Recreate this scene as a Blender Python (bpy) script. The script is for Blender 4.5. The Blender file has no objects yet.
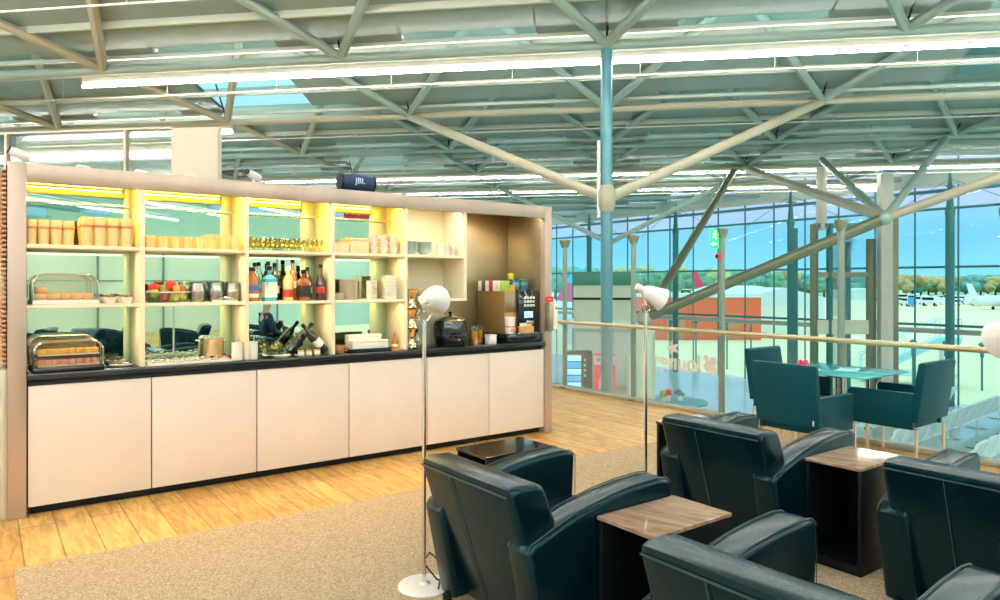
import bpy, bmesh, math, random
from mathutils import Vector, Matrix
random.seed(7)
S = bpy.context.scene
COL = S.collection
R = math.radians

# ---------------------------------------------------------------- camera, world, exposure
cd = bpy.data.cameras.new('camera'); cam = bpy.data.objects.new('camera', cd); COL.objects.link(cam)
cd.sensor_width = 36; cd.lens = 25.38; cd.shift_y = -0.017; cd.clip_end = 2000; cd.clip_start = .05
cam.location = (0, 0, 1.5); cam.rotation_euler = (R(90), 0, R(-36.4)); S.camera = cam
S.view_settings.view_transform = 'Standard'; S.view_settings.look = 'None'
S.view_settings.gamma = 1; S.view_settings.use_curve_mapping = False
S.view_settings.exposure = 1.05
S.cycles.max_bounces = 7; S.cycles.transparent_max_bounces = 24
S.cycles.diffuse_bounces = 4; S.cycles.glossy_bounces = 4; S.cycles.transmission_bounces = 5
S.cycles.sample_clamp_indirect = 5; S.cycles.caustics_reflective = False; S.cycles.caustics_refractive = False

w = bpy.data.worlds.new('sky'); S.world = w; w.use_nodes = True
nt = w.node_tree; nt.nodes.clear()
tc = nt.nodes.new('ShaderNodeTexCoord'); sx = nt.nodes.new('ShaderNodeSeparateXYZ'); rp = nt.nodes.new('ShaderNodeValToRGB')
nz = nt.nodes.new('ShaderNodeTexNoise'); nz.inputs['Scale'].default_value = 3.0; nz.inputs['Detail'].default_value = 4
mx = nt.nodes.new('ShaderNodeMix'); mx.data_type = 'RGBA'; mx.blend_type = 'MIX'
bg = nt.nodes.new('ShaderNodeBackground'); wo = nt.nodes.new('ShaderNodeOutputWorld')
nt.links.new(tc.outputs['Generated'], sx.inputs[0]); nt.links.new(sx.outputs['Z'], rp.inputs[0])
mp = nt.nodes.new('ShaderNodeMapping'); mp.inputs['Scale'].default_value = (1, 1, 4)
nt.links.new(tc.outputs['Generated'], mp.inputs[0]); nt.links.new(mp.outputs[0], nz.inputs['Vector'])
e = rp.color_ramp.elements
e[0].position = 0.0; e[0].color = (0.20, 0.40, 0.46, 1)
e[1].position = 1.0; e[1].color = (0.85, 1.0, 0.97, 1)
x1 = e.new(.055); x1.color = (0.15, 0.34, 0.44, 1)
x1 = e.new(.12); x1.color = (0.25, 0.33, 0.47, 1)
x1 = e.new(.45); x1.color = (0.50, 0.64, 0.66, 1)
nt.links.new(nz.outputs['Fac'], mx.inputs[0]); nt.links.new(rp.outputs[0], mx.inputs[6]); mx.inputs[7].default_value = (.34, .46, .56, 1)
mm = nt.nodes.new('ShaderNodeMapRange'); mm.inputs[1].default_value = .45; mm.inputs[2].default_value = .75; mm.inputs[3].default_value = 0; mm.inputs[4].default_value = .5
nt.links.new(nz.outputs['Fac'], mm.inputs[0]); nt.links.new(mm.outputs[0], mx.inputs[0])
nt.links.new(mx.outputs[2], bg.inputs[0]); bg.inputs[1].default_value = 1.1
nt.links.new(bg.outputs[0], wo.inputs[0])

# ---------------------------------------------------------------- materials
M = {}
def mat(name, col, rough=.5, metal=0, spec=.5, emit=None, es=0, alpha=None, trans=0, coat=0, noise=0, nscale=20, bump=0, stretch=(1, 1, 1), col2=None):
    m = bpy.data.materials.new(name); m.use_nodes = True; n = m.node_tree
    b = n.nodes['Principled BSDF']
    b.inputs['Base Color'].default_value = (*col, 1); b.inputs['Roughness'].default_value = rough
    if name.startswith('leather'): b.inputs['Specular Tint'].default_value = (.30, .72, .85, 1)
    b.inputs['Metallic'].default_value = metal; b.inputs['Specular IOR Level'].default_value = spec
    if coat: b.inputs['Coat Weight'].default_value = coat; b.inputs['Coat Roughness'].default_value = .08
    if emit: b.inputs['Emission Color'].default_value = (*emit, 1); b.inputs['Emission Strength'].default_value = es
    if noise or bump or col2:
        t = n.nodes.new('ShaderNodeTexCoord'); mp = n.nodes.new('ShaderNodeMapping'); mp.inputs['Scale'].default_value = stretch
        z = n.nodes.new('ShaderNodeTexNoise'); z.inputs['Scale'].default_value = nscale; z.inputs['Detail'].default_value = 4
        n.links.new(t.outputs['Object'], mp.inputs[0]); n.links.new(mp.outputs[0], z.inputs['Vector'])
        if noise or col2:
            r = n.nodes.new('ShaderNodeValToRGB'); r.color_ramp.elements[0].position = .3; r.color_ramp.elements[1].position = .7
            c2 = col2 or tuple(min(1, c * (1 + noise)) for c in col); c1 = col if col2 else tuple(c * (1 - noise) for c in col)
            r.color_ramp.elements[0].color = (*c1, 1); r.color_ramp.elements[1].color = (*c2, 1)
            n.links.new(z.outputs['Fac'], r.inputs[0]); n.links.new(r.outputs[0], b.inputs['Base Color'])
        if bump:
            u = n.nodes.new('ShaderNodeBump'); u.inputs['Strength'].default_value = bump; u.inputs['Distance'].default_value = .01
            n.links.new(z.outputs['Fac'], u.inputs['Height']); n.links.new(u.outputs[0], b.inputs['Normal'])
    M[name] = m; return m
def glass(name, tint, gloss=.08, rough=.02, k=.8):
    m = bpy.data.materials.new(name); m.use_nodes = True; n = m.node_tree; n.nodes.clear()
    t = n.nodes.new('ShaderNodeBsdfTransparent'); t.inputs[0].default_value = (*tint, 1)
    g = n.nodes.new('ShaderNodeBsdfGlossy'); g.inputs['Roughness'].default_value = rough; g.inputs[0].default_value = (.9, 1, 1, 1)
    x = n.nodes.new('ShaderNodeMixShader'); o = n.nodes.new('ShaderNodeOutputMaterial')
    f = n.nodes.new('ShaderNodeFresnel'); f.inputs[0].default_value = 1.45
    a = n.nodes.new('ShaderNodeMath'); a.operation = 'MULTIPLY_ADD'; a.inputs[1].default_value = k; a.inputs[2].default_value = gloss * .3
    n.links.new(f.outputs[0], a.inputs[0]); n.links.new(a.outputs[0], x.inputs[0])
    n.links.new(t.outputs[0], x.inputs[1]); n.links.new(g.outputs[0], x.inputs[2]); n.links.new(x.outputs[0], o.inputs[0])
    M[name] = m; return m

def wood_floor(name, ca, cb, mortar, width, length, rot, rough=.32):
    m = bpy.data.materials.new(name); m.use_nodes = True; n = m.node_tree; b = n.nodes['Principled BSDF']
    t = n.nodes.new('ShaderNodeTexCoord'); mp = n.nodes.new('ShaderNodeMapping'); mp.inputs['Rotation'].default_value = (0, 0, rot)
    n.links.new(t.outputs['Object'], mp.inputs[0])
    k = n.nodes.new('ShaderNodeTexBrick'); k.inputs['Scale'].default_value = 1; k.inputs['Mortar Size'].default_value = .004
    k.inputs['Brick Width'].default_value = length; k.inputs['Row Height'].default_value = width; k.offset = .37
    k.inputs['Color1'].default_value = (*ca, 1); k.inputs['Color2'].default_value = (*cb, 1); k.inputs['Mortar'].default_value = (*mortar, 1)
    n.links.new(mp.outputs[0], k.inputs['Vector'])
    m2 = n.nodes.new('ShaderNodeMapping'); m2.inputs['Scale'].default_value = (1.2, 7, 1); n.links.new(mp.outputs[0], m2.inputs[0])
    z = n.nodes.new('ShaderNodeTexNoise'); z.inputs['Scale'].default_value = 3; z.inputs['Detail'].default_value = 6; z.inputs['Distortion'].default_value = 1.2
    n.links.new(m2.outputs[0], z.inputs['Vector'])
    r = n.nodes.new('ShaderNodeValToRGB'); r.color_ramp.elements[0].position = .32; r.color_ramp.elements[0].color = (.52, .42, .34, 1)
    r.color_ramp.elements[1].position = .62; r.color_ramp.elements[1].color = (1, 1, 1, 1)
    n.links.new(z.outputs['Fac'], r.inputs[0])
    x = n.nodes.new('ShaderNodeMix'); x.data_type = 'RGBA'; x.blend_type = 'MULTIPLY'; x.inputs[0].default_value = .85
    n.links.new(k.outputs['Color'], x.inputs[6]); n.links.new(r.outputs[0], x.inputs[7]); n.links.new(x.outputs[2], b.inputs['Base Color'])
    b.inputs['Roughness'].default_value = rough
    M[name] = m; return m

wood_floor('oak_floor', (.92, .56, .17), (.76, .42, .11), (.36, .17, .04), .19, 1.3, R(90))
wood_floor('table_wood', (.44, .30, .21), (.44, .30, .21), (.44, .30, .21), 9, 20, R(70), .06)
mat('carpet', (.30, .21, .12), .95, spec=.1, nscale=120, bump=.6, col2=(.70, .56, .39))
mat('door_white', (.80, .70, .61), .42, noise=.025, nscale=3)
mat('steel', (.50, .40, .33), .34, metal=.45, noise=.10, nscale=4, stretch=(1, 1, .15))
mat('brushed_gold', (.75, .58, .34), .38, metal=.8)
mat('steel_bronze', (.50, .42, .27), .36, metal=.8, noise=.12, nscale=3)
mat('chrome', (.85, .83, .78), .12, metal=1)
mat('gold_chrome', (.95, .70, .38), .14, metal=1)
mat('black_stone', (.012, .018, .02), .10, spec=.6)
mat('shelf_cream', (.90, .84, .62), .45)
mat('machine_bronze', (.42, .26, .09), .4, metal=.35)
mat('copper', (.62, .30, .14), .35, metal=.5)
mat('dark', (.005, .007, .009), .38, spec=.25)
mat('black_gloss', (.008, .012, .014), .08, spec=.7)
mat('mirror', (.60, .84, .72), .0, metal=1)
mat('leather', (.0015, .010, .015), .25, spec=.5, noise=.2, nscale=7, bump=.05)
mat('leather_edge', (.03, .055, .06), .32)
mat('leather_teal', (.003, .052, .068), .42, spec=.3, bump=.12, nscale=40)
mat('truss_green', (.32, .42, .37), .42, metal=.15)
mat('truss_warm', (.44, .41, .30), .42, metal=.15)
mat('roof_sheet', (.24, .325, .30), .38, metal=.1, noise=.05, nscale=1.2)
mat('roof_step', (.52, .58, .50), .4)
mat('post_blue', (.10, .27, .31), .35, metal=.3)
mat('post_grey', (.24, .32, .27), .35, metal=.4)
mat('steel_dark', (.05, .20, .19), .4, metal=.3)
mat('steel_olive', (.20, .22, .14), .38, metal=.4)
mat('concrete', (.62, .60, .50), .7, noise=.06, nscale=3)
mat('pipe', (.42, .40, .33), .3, metal=.3)
mat('tube_glow', (1, 1, 1), .5, emit=(1.0, .93, .85), es=36)
mat('led_warm', (1, .8, .4), .5, emit=(1.0, .62, .15), es=4)
mat('white', (.88, .86, .82), .4)
mat('white_gloss', (.9, .88, .84), .12)
mat('wall_cream', (.62, .56, .44), .22, spec=.6, noise=.04, nscale=1)
mat('frosted_wall', (.80, .93, .86), .3)
mat('porcelain', (.90, .84, .72), .2)
mat('cream_paper', (.90, .72, .42), .5)
mat('navy', (.006, .05, .13), .45, nscale=90, bump=.3)
mat('lilac_text', (.75, .85, .95), .5)
mat('red', (.75, .04, .05), .4)
mat('poster_red', (.85, .02, .07), .4, emit=(.8, .02, .06), es=.35)
mat('pink_red', (.85, .04, .12), .4)
mat('apple_red', (.60, .04, .03), .3)
mat('apple_green', (.36, .50, .06), .3)
mat('lemon', (.86, .76, .05), .35)
mat('orange_fruit', (.90, .40, .04), .4)
mat('bun', (.72, .40, .14), .6, noise=.25, nscale=15)
mat('cheese', (.90, .58, .14), .5)
mat('ham', (.80, .38, .30), .5)
mat('nuts', (.32, .12, .04), .6, noise=.5, nscale=60)
mat('cookie', (.72, .45, .14), .6, noise=.3, nscale=40)
mat('brown_glass', (.07, .022, .01), .06, spec=.8)
mat('whisky', (.42, .12, .02), .06, spec=.8)
mat('gin_blue', (.10, .55, .66), .06, spec=.8)
mat('rum', (.72, .60, .20), .06, spec=.8)
mat('wine_glass_dark', (.008, .014, .008), .06, spec=.8)
mat('label_cream', (.90, .86, .72), .5)
mat('label_blue', (.06, .16, .50), .5)
mat('label_black', (.02, .02, .02), .4)
mat('label_red', (.65, .05, .04), .5)
mat('olive_dark', (.10, .09, .03), .4, noise=.6, nscale=60)
mat('green_band', (.05, .24, .17), .4)
mat('pavilion', (.60, .66, .48), .5, noise=.04, nscale=2)
mat('pavilion_light', (.78, .84, .74), .4)
mat('vend_blue', (.05, .38, .66), .3, emit=(.03, .30, .6), es=.7)
mat('vend_cyan', (.45, .82, .90), .3)
mat('vend_lit', (.45, .82, .90), .3, emit=(.4, .8, .9), es=.6)
mat('orange_box', (1.0, .15, .05), .6, noise=.08, nscale=.3)
mat('apron', (.90, .72, .44), .9, noise=.07, nscale=.03)
mat('grass', (.30, .42, .20), .95, noise=.2, nscale=.05)
mat('hall_floor', (.62, .82, .80), .12, spec=.6, noise=.05, nscale=.4)
mat('leaf_green', (.20, .38, .24), .95, noise=.3, nscale=.5)  # tree leaf colours lightened and dulled to hold distance haze
mat('leaf_teal', (.18, .38, .32), .95, noise=.3, nscale=.5)
mat('leaf_autumn', (.62, .42, .18), .95, noise=.3, nscale=.5)
mat('leaf_yellow', (.52, .52, .24), .95, noise=.3, nscale=.5)
mat('bark', (.12, .08, .05), .9)
mat('plane_white', (.85, .88, .88), .35)
mat('tail_cyan', (.02, .55, .80), .4)
mat('van_blue', (.10, .35, .75), .4)
mat('hangar', (.70, .78, .78), .6)
mat('sign_green', (.01, .50, .14), .4, emit=(.02, .62, .16), es=.7)
mat('sign_white', (.9, 1, .92), .4, emit=(.8, 1, .85), es=.8)
mat('decal', (.78, .70, .64), .6)
mat('table_teal', (.02, .42, .40), .3)
mat('seat_grey', (.72, .82, .80), .3, metal=.2)
mat('skin', (.62, .36, .25), .5)
mat('cloth_navy', (.012, .03, .07), .8)
mat('cloth_black', (.01, .012, .016), .8)
mat('hair', (.05, .03, .015), .6)
mat('orange_juice', (.92, .36, .03), .1)
mat('brass_rail', (.60, .52, .32), .3, metal=.6)
mat('track', (.48, .48, .40), .4, metal=.4)
mat('screen', (.3, .6, .65), .2, emit=(.35, .6, .62), es=.6)
mat('terracotta', (.65, .25, .08), .5)
glass('glass_clear', (.96, .98, .97), .1)
glass('glass_beige', (.92, .84, .72), 1.0, .05)
glass('glass_dome', (.97, .93, .88), .5, .1)
glass('glass_guard', (.95, .99, .99), .04, .02, .5)
glass('glass_low', (.78, .97, 1.0), .0, .02, .22)
glass('glass_high', (.97, .97, 1.0), .0, .02, .22)
glass('glass_skylight', (.85, 1.0, 1.0), .04)
mat('glass_table', (.08, .62, .64), .06)
M['glass_table'].node_tree.nodes['Principled BSDF'].inputs['Alpha'].default_value = .72
glass('glass_amber', (1.0, .90, .55), .4)

# ---------------------------------------------------------------- mesh builder
class MB:
    def __init__(s): s.bm = bmesh.new()
    def _bev(s, vs, b, seg=2):
        if b:
            es = list({e for v in vs for e in v.link_edges})
            bmesh.ops.bevel(s.bm, geom=es, offset=b, segments=seg, affect='EDGES', profile=.5)
    def box(s, x0, x1, y0, y1, z0, z1, b=0, seg=2, m=None):
        vs = bmesh.ops.create_cube(s.bm, size=1)['verts']
        for v in vs:
            v.co = Vector(((x0 + x1) / 2 + v.co.x * (x1 - x0), (y0 + y1) / 2 + v.co.y * (y1 - y0), (z0 + z1) / 2 + v.co.z * (z1 - z0)))
            if m: v.co = m @ v.co
        s._bev(vs, b, seg); return s
    def prism(s, poly, a0, a1, axis='y', b=0, seg=2, m=None):
        def P(p, a):
            q = Vector({'y': (p[0], a, p[1]), 'x': (a, p[0], p[1]), 'z': (p[0], p[1], a)}[axis])
            return m @ q if m else q
        A = [s.bm.verts.new(P(p, a0)) for p in poly]; B = [s.bm.verts.new(P(p, a1)) for p in poly]
        n = len(poly); fs = [s.bm.faces.new(A), s.bm.faces.new(B[::-1])]
        for i in range(n): fs.append(s.bm.faces.new((A[i], B[i], B[(i + 1) % n], A[(i + 1) % n])))
        bmesh.ops.recalc_face_normals(s.bm, faces=fs)
        if b: 
            es = list({e for f in fs[:2] for e in f.edges})
            bmesh.ops.bevel(s.bm, geom=es, offset=b, segments=seg, affect='EDGES', profile=.5)
        return s
    def tube(s, p, q, r, n=10, r2=None):
        p = Vector(p); q = Vector(q); d = q - p
        if d.length < 1e-6: return s
        rot = d.to_track_quat('Z', 'Y').to_matrix().to_4x4(); rot.translation = (p + q) / 2
        bmesh.ops.create_cone(s.bm, cap_ends=True, segments=n, radius1=r, radius2=r if r2 is None else r2, depth=d.length, matrix=rot); return s
    def path(s, pts, r, n=8):
        pts = [Vector(p) for p in pts]; rings = []
        for i, p in enumerate(pts):
            d = (pts[min(i + 1, len(pts) - 1)] - pts[max(i - 1, 0)]).normalized()
            qt = d.to_track_quat('Z', 'Y')
            rings.append([s.bm.verts.new(p + qt @ Vector((r * math.cos(2 * math.pi * k / n), r * math.sin(2 * math.pi * k / n), 0))) for k in range(n)])
        for a, b in zip(rings, rings[1:]):
            for k in range(n): s.bm.faces.new((a[k], a[(k + 1) % n], b[(k + 1) % n], b[k]))
        s.bm.faces.new(rings[0][::-1]); s.bm.faces.new(rings[-1]); return s
    def lathe(s, prof, c=(0, 0, 0), n=20, m=None, sx=1, sy=1):
        c = Vector(c); rings = []
        for r, z in prof:
            rings.append([s.bm.verts.new(((m @ Vector((sx * r * math.cos(2 * math.pi * k / n), sy * r * math.sin(2 * math.pi * k / n), z))) if m else Vector((sx * r * math.cos(2 * math.pi * k / n), sy * r * math.sin(2 * math.pi * k / n), z))) + c) for k in range(n)] if r > 1e-6 else [s.bm.verts.new((m @ Vector((0, 0, z)) if m else Vector((0, 0, z))) + c)])
        fs = []
        for a, b in zip(rings, rings[1:]):
            if len(a) == 1 and len(b) == 1: continue
            for k in range(n):
                k2 = (k + 1) % n
                if len(a) == 1: fs.append(s.bm.faces.new((a[0], b[k2], b[k])))
                elif len(b) == 1: fs.append(s.bm.faces.new((a[k], a[k2], b[0])))
                else: fs.append(s.bm.faces.new((a[k], a[k2], b[k2], b[k])))
        for rg in (rings[0], rings[-1]):
            if len(rg) > 1 and rg is rings[0]: fs.append(s.bm.faces.new(rg[::-1]))
        if len(rings[-1]) > 1: fs.append(s.bm.faces.new(rings[-1]))
        bmesh.ops.recalc_face_normals(s.bm, faces=fs); return s
    def ball(s, c, r, sub=2, sc=(1, 1, 1), jit=0):
        vs = bmesh.ops.create_icosphere(s.bm, subdivisions=sub, radius=r)['verts']
        for v in vs:
            k = 1 + random.uniform(-jit, jit)
            v.co = Vector((v.co.x * sc[0] * k + c[0], v.co.y * sc[1] * k + c[1], v.co.z * sc[2] * k + c[2]))
        return s
    def quad(s, *ps):
        s.bm.faces.new([s.bm.verts.new(p) for p in ps]); return s
    def build(s, name, m, parent=None, smooth=35, solid=0):
        me = bpy.data.meshes.new(name); s.bm.to_mesh(me); s.bm.free()
        me.materials.append(M[m])
        if smooth:
            for p in me.polygons: p.use_smooth = True
            me.set_sharp_from_angle(angle=R(smooth))
        o = bpy.data.objects.new(name, me); COL.objects.link(o)
        if parent is not None: o.parent = parent
        if solid: k = o.modifiers.new('s', 'SOLIDIFY'); k.thickness = solid; k.offset = 0
        return o
def tag(o, label, cat, group=None, kind=None):
    o['label'] = label; o['category'] = cat
    if group: o['group'] = group
    if kind: o['kind'] = kind
    return o
def thing(name, label, cat, loc=(0, 0, 0), rz=0, group=None):
    o = bpy.data.objects.new(name, None); COL.objects.link(o); o.empty_display_size = .05
    o.location = loc; o.rotation_euler = (0, 0, R(rz)); return tag(o, label, cat, group)
def struct(o): o['kind'] = 'structure'; return o
def dup(root, loc, rz=None, label=None, group=None, scale=None):
    r = root.copy(); COL.objects.link(r); r.location = loc
    if rz is not None: r.rotation_euler = (0, 0, R(rz))
    if scale: r.scale = scale if isinstance(scale, tuple) else (scale,) * 3
    if label: r['label'] = label
    if group: r['group'] = group
    for ch in [c for c in bpy.data.objects if c.parent == root]:
        c = ch.copy(); COL.objects.link(c); c.parent = r
        for g in [x for x in bpy.data.objects if x.parent == ch]:
            d = g.copy(); COL.objects.link(d); d.parent = c
    return r
def text(name, body, size, m, mw, parent=None, ext=.002, bold=0):
    cu = bpy.data.curves.new(name, 'FONT'); cu.body = body; cu.size = size; cu.extrude = ext; cu.offset = bold; cu.align_x = 'CENTER'; cu.align_y = 'CENTER'
    tmp = bpy.data.objects.new('tmp', cu); COL.objects.link(tmp)
    dg = bpy.context.evaluated_depsgraph_get(); dg.update()
    me = bpy.data.meshes.new_from_object(tmp.evaluated_get(dg)); bpy.data.objects.remove(tmp)
    me.transform(mw); me.materials.clear(); me.materials.append(M[m])
    o = bpy.data.objects.new(name, me); COL.objects.link(o)
    if parent is not None: o.parent = parent
    return o
def face_mat(loc, rx=90, rz=0, flip=1):
    return Matrix.Translation(loc) @ Matrix.Rotation(R(rz), 4, 'Z') @ Matrix.Rotation(R(rx), 4, 'X') @ Matrix.Diagonal((flip, 1, 1, 1))

# ================================================================ SETTING: floors
XF, XG = 29.0, 6.7
b = MB(); b.box(-14, XG + .12, -14, 22, -.12, 0); struct(b.build('floor', 'oak_floor', smooth=0))
b = MB(); b.box(.14, 5.45, -4.6, 4.46, 0.0, .012, b=.004); o = b.build('carpet_floor', 'carpet', smooth=0); o.name = 'floor_carpet'; struct(o)
b = MB(); b.box(XG - .02, XG + .16, -14, 22, -.75, -.12); o = struct(b.build('trim_1', 'concrete'))
b = MB(); b.box(-14, XF + .4, -30, 60, -3.3, -3.0); o = struct(b.build('floor_lower', 'hall_floor', smooth=0))

# ================================================================ SETTING: roof (grid turned 45 degrees to the bar)
rt2 = math.sqrt(.5)
def UV(u, v, z): return ((u + v) * rt2, (u - v) * rt2, z)
U0, DU, DV, HN = 12.0, 4.37, 4.68, 5.5
lines = list(range(-7, 8)); deep = list(range(-14, 8))
def vmax(u): return min(32, (XF + .25) / rt2 - u)
def vmin(u): return -30
sky_cells = {(0, -6), (0, -5), (2, -5), (2, -4), (1, 7), (1, 8), (2, 8), (0, 2), (-1, -8), (-1, -7), (-3, -2), (-4, 3), (-5, -3), (3, -9)}
b = MB(); sk = MB(); st = MB()
for k in deep:
    u1 = U0 + DU * k; u0 = u1 - DU                    # slab from u0 (high edge) down to u1 (low edge)
    cw = 1.17; n0 = int(math.floor(vmin(u1) / cw)); n1 = int(math.ceil(vmax(u0) / cw))
    for j in range(n0, n1):
        va, vb = j * cw, (j + 1) * cw
        for (ua, ub, ha, hb, half) in ((u0 + .14, u0 + .5 * DU, HN + 1.42, HN + .93, 0), (u0 + .5 * DU, u1 - .02, HN + .75, HN + .22, 1)):
            xa = (XF + .25) / rt2
            vb2 = min(vb, xa - ub)
            if vb2 <= va + .05: continue
            if (((k, j // 2) in sky_cells and half == 0) or (half == 1 and (k, j // 2) in {(1, -4), (1, 3), (3, -4), (4, 1), (-3, 1), (-5, 2)})) and j * cw < xa - ub - 2:
                sk.quad(UV(ua, va, ha), UV(ub, va, hb), UV(ub, vb2, hb), UV(ua, vb2, ha)); continue
            g = .012
            if half == 1:
                near = min(abs(va + .58 - DV * round((va + .58) / DV)), 9)
                if near > .9:
                    fr = (ub - ua - .24) / (ub - ua); um_ = ua + (ub - ua) * fr; hm_ = ha + (hb - ha) * fr
                    sk.quad(UV(um_, va + .03, hm_), UV(ub - .09, va + .03, hb), UV(ub - .09, vb2 - .03, hb), UV(um_, vb2 - .03, hm_)); ub = um_; hb = hm_
            b.quad(UV(ua, va + g, ha), UV(ub, va + g, hb), UV(ub, vb2 - g, hb), UV(ua, vb2 - g, ha))
            b.quad(UV(ua, va + g, ha + .08), UV(ua, vb2 - g, ha + .08), UV(ub, vb2 - g, hb + .08), UV(ub, va + g, hb + .08))
            b.quad(UV(ua, va - g, ha + .05), UV(ub, va - g, hb + .05), UV(ub, va + g, hb + .05), UV(ua, va + g, ha + .05))
    um = u0 + .5 * DU; ve = vmax(um)
    def bx(ua, ub, za, zb, v0, v1):
        for q in ((0,),): pass
        A = [UV(ua, v0, za), UV(ub, v0, za), UV(ub, v1, za), UV(ua, v1, za)]; B = [UV(ua, v0, zb), UV(ub, v0, zb), UV(ub, v1, zb), UV(ua, v1, zb)]
        st.quad(*A); st.quad(*B)
        for i in range(4): st.quad(A[i], A[(i + 1) % 4], B[(i + 1) % 4], B[i])
    bx(um - .03, um + .05, HN + .60, HN + .98, -30, ve)
    for fu, zz in ((.25, 1.06), (.76, .36)): bx(u0 + fu * DU - .03, u0 + fu * DU + .03, HN + zz, HN + zz + .12, -30, vmax(u0 + fu * DU))      # step beam between the two sheets of a bay
    bx(u1 - .07, u1 - .0, HN + .17, HN + .25, -30, vmax(u1))  # low edge beam
    # shed glazing behind the chord is left as glass strip
    sk.quad(UV(u1 + .13, -30, HN + .2), UV(u1 + .13, vmax(u1 + .1), HN + .2), UV(u1 + .13, vmax(u1 + .1), HN + 1.42), UV(u1 + .13, -30, HN + 1.42))
struct(b.build('ceiling', 'roof_sheet', smooth=0))
struct(sk.build('window_skylight', 'glass_skylight', smooth=0)).name = 'window_2'
struct(st.build('trim_2', 'roof_step', smooth=0))
order = ['first', 'second', 'third', 'fourth', 'fifth', 'sixth', 'seventh', 'eighth']
for k in lines:
    u = U0 + DU * k
    vend = vmax(u)
    if vend < -25: continue
    lab = ('tubular roof truss with zigzag struts, %s line counted from the bar side inward' % order[k]) if k >= 0 else 'tubular roof truss overhead, reflected in the shelf mirrors, %s back from the column line' % order[-k - 1]
    if k > 7: continue
    t = thing('roof_truss', lab, 'roof truss', UV(u, 0, HN), 0, 'tubular roof trusses')
    L = lambda uu, vv, z: tuple(Vector(UV(uu, vv, z)) - Vector(UV(u, 0, HN)))
    m = MB(); m.tube(L(u, -30, HN), L(u, vend, HN), .085, 12); m.build('bottom_chord', 'truss_warm' if k in (1, 3, 4) else 'truss_green', t)
    nv = int(math.floor(vend / DV))
    v0 = -6 if k >= 0 else -3
    for j in range(v0, min(nv, 5 if k >= 0 else 3) + 1):
        v = j * DV
        for sgn in (-1, 1):
            m = MB(); m.tube(L(u, v, HN + .02), L(u - 3.55, v + sgn * DV / 2, HN + 1.12), .088, 8)
            m.build('strut', 'truss_green' if j > -2 else 'truss_warm', t)
        m = MB(); m.path([L(u, v, HN + .05), L(u - .25, v + .02, HN + .35), L(u - .55, v + .02, HN + .8)], .022, 6); m.build('tie_rod', 'dark', t)
    for j in range(-13, int(vend / 2.34)):      # hanger clips on the chord
        if j % 2: continue
    # thin conduit hung behind each chord
    c = MB(); c.tube(L(u + 1.05, -30, HN - .22), L(u + 1.05, vmax(u + 1.1), HN - .22), .018, 6)
    for j in range(-12, int(vmax(u + 1.1) / 2.34)): c.tube(L(u + 1.05, j * 2.34 + .6, HN - .22), L(u + 1.05, j * 2.34 + .6, HN + .5), .008, 5)
    c.build('conduit', 'pipe', t)
# fluorescent light lines; those out of view are added to light the lounge
for k in lines:
    if k == 2 or k > 4: continue
    u = U0 + DU * k + .5
    v0, v1 = -30, vmax(u)
    if k == 1: v1 = -9.5
    if k == 0: v0 = -10.2
    lab = 'long fluorescent light line under the roof, ' + ('%s one counted inward over the lounge' % order[k] if k >= 0 else 'added unseen for light, %s behind the viewer' % order[-k - 1])
    t = thing('strip_light', lab, 'light', UV(u, 0, HN - .1), 0, 'fluorescent light lines')
    L = lambda uu, vv, z: tuple(Vector(UV(uu, vv, z)) - Vector(UV(u, 0, HN - .1)))
    m = MB(); m.tube(L(u, v0, HN - .13), L(u, v1, HN - .13), .030 if k <= 1 else .014, 8); m.build('lamp_tube', 'tube_glow', t)
    m = MB()
    a = [L(u - .025, v0, HN - .06), L(u + .025, v0, HN - .06), L(u + .025, v1, HN - .06), L(u - .025, v1, HN - .06)]
    c = [L(u - .05, v0, HN + .04), L(u + .05, v0, HN + .04), L(u + .05, v1, HN + .04), L(u - .05, v1, HN + .04)]
    m.quad(*a); m.quad(*c)
    for i in range(4): m.quad(a[i], a[(i + 1) % 4], c[(i + 1) % 4], c[i])
    m.build('light_housing', 'concrete', t)

# ---- columns with branching struts
def column(name, label, x, y, r, z1, m, z0=-3.0):
    t = thing(name, label, 'column', (x, y, z0)); return t
t = thing('roof_column', 'slender blue-grey steel column with two branches, standing just beyond the bar', 'column', UV(12.03, 0, -3))
o = Vector(UV(12.03, 0, -3))
m = MB(); m.tube((0, 0, 0), (0, 0, 8.5), .10, 16); m.build('shaft', 'post_blue', t)
m = MB(); m.lathe([(.10, 5.70), (.15, 5.78), (.15, 6.05), (.10, 6.15)], n=14); m.build('collar', 'truss_warm', t)
for sg in (-1, 1):
    m = MB(); m.tube((0, 0, 5.92), Vector(UV(16.4, sg * 4.68, HN)) - o, .095, 12); m.build('branch', 'truss_warm', t)
m = MB(); m.tube(Vector(UV(12.0, -.13, 2.6)) - o, Vector(UV(12.0, -.13, 3.9)) - o, .03, 8); m.build('downpipe', 'white', t)
t = thing('roof_column', 'second branching steel column farther back, behind the nearer blue-grey column', 'column', UV(25.1, .1, -3))
o = Vector(UV(25.1, .1, -3))
m = MB(); m.tube((0, 0, 0), (0, 0, 8.5), .11, 14); m.build('shaft', 'post_blue', t)
for sg in (-1, 1):
    m = MB(); m.tube((0, 0, 5.9), Vector(UV(29.4, .1 + sg * 4.6, HN)) - o, .09, 10); m.build('branch', 'truss_green', t)

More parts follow.
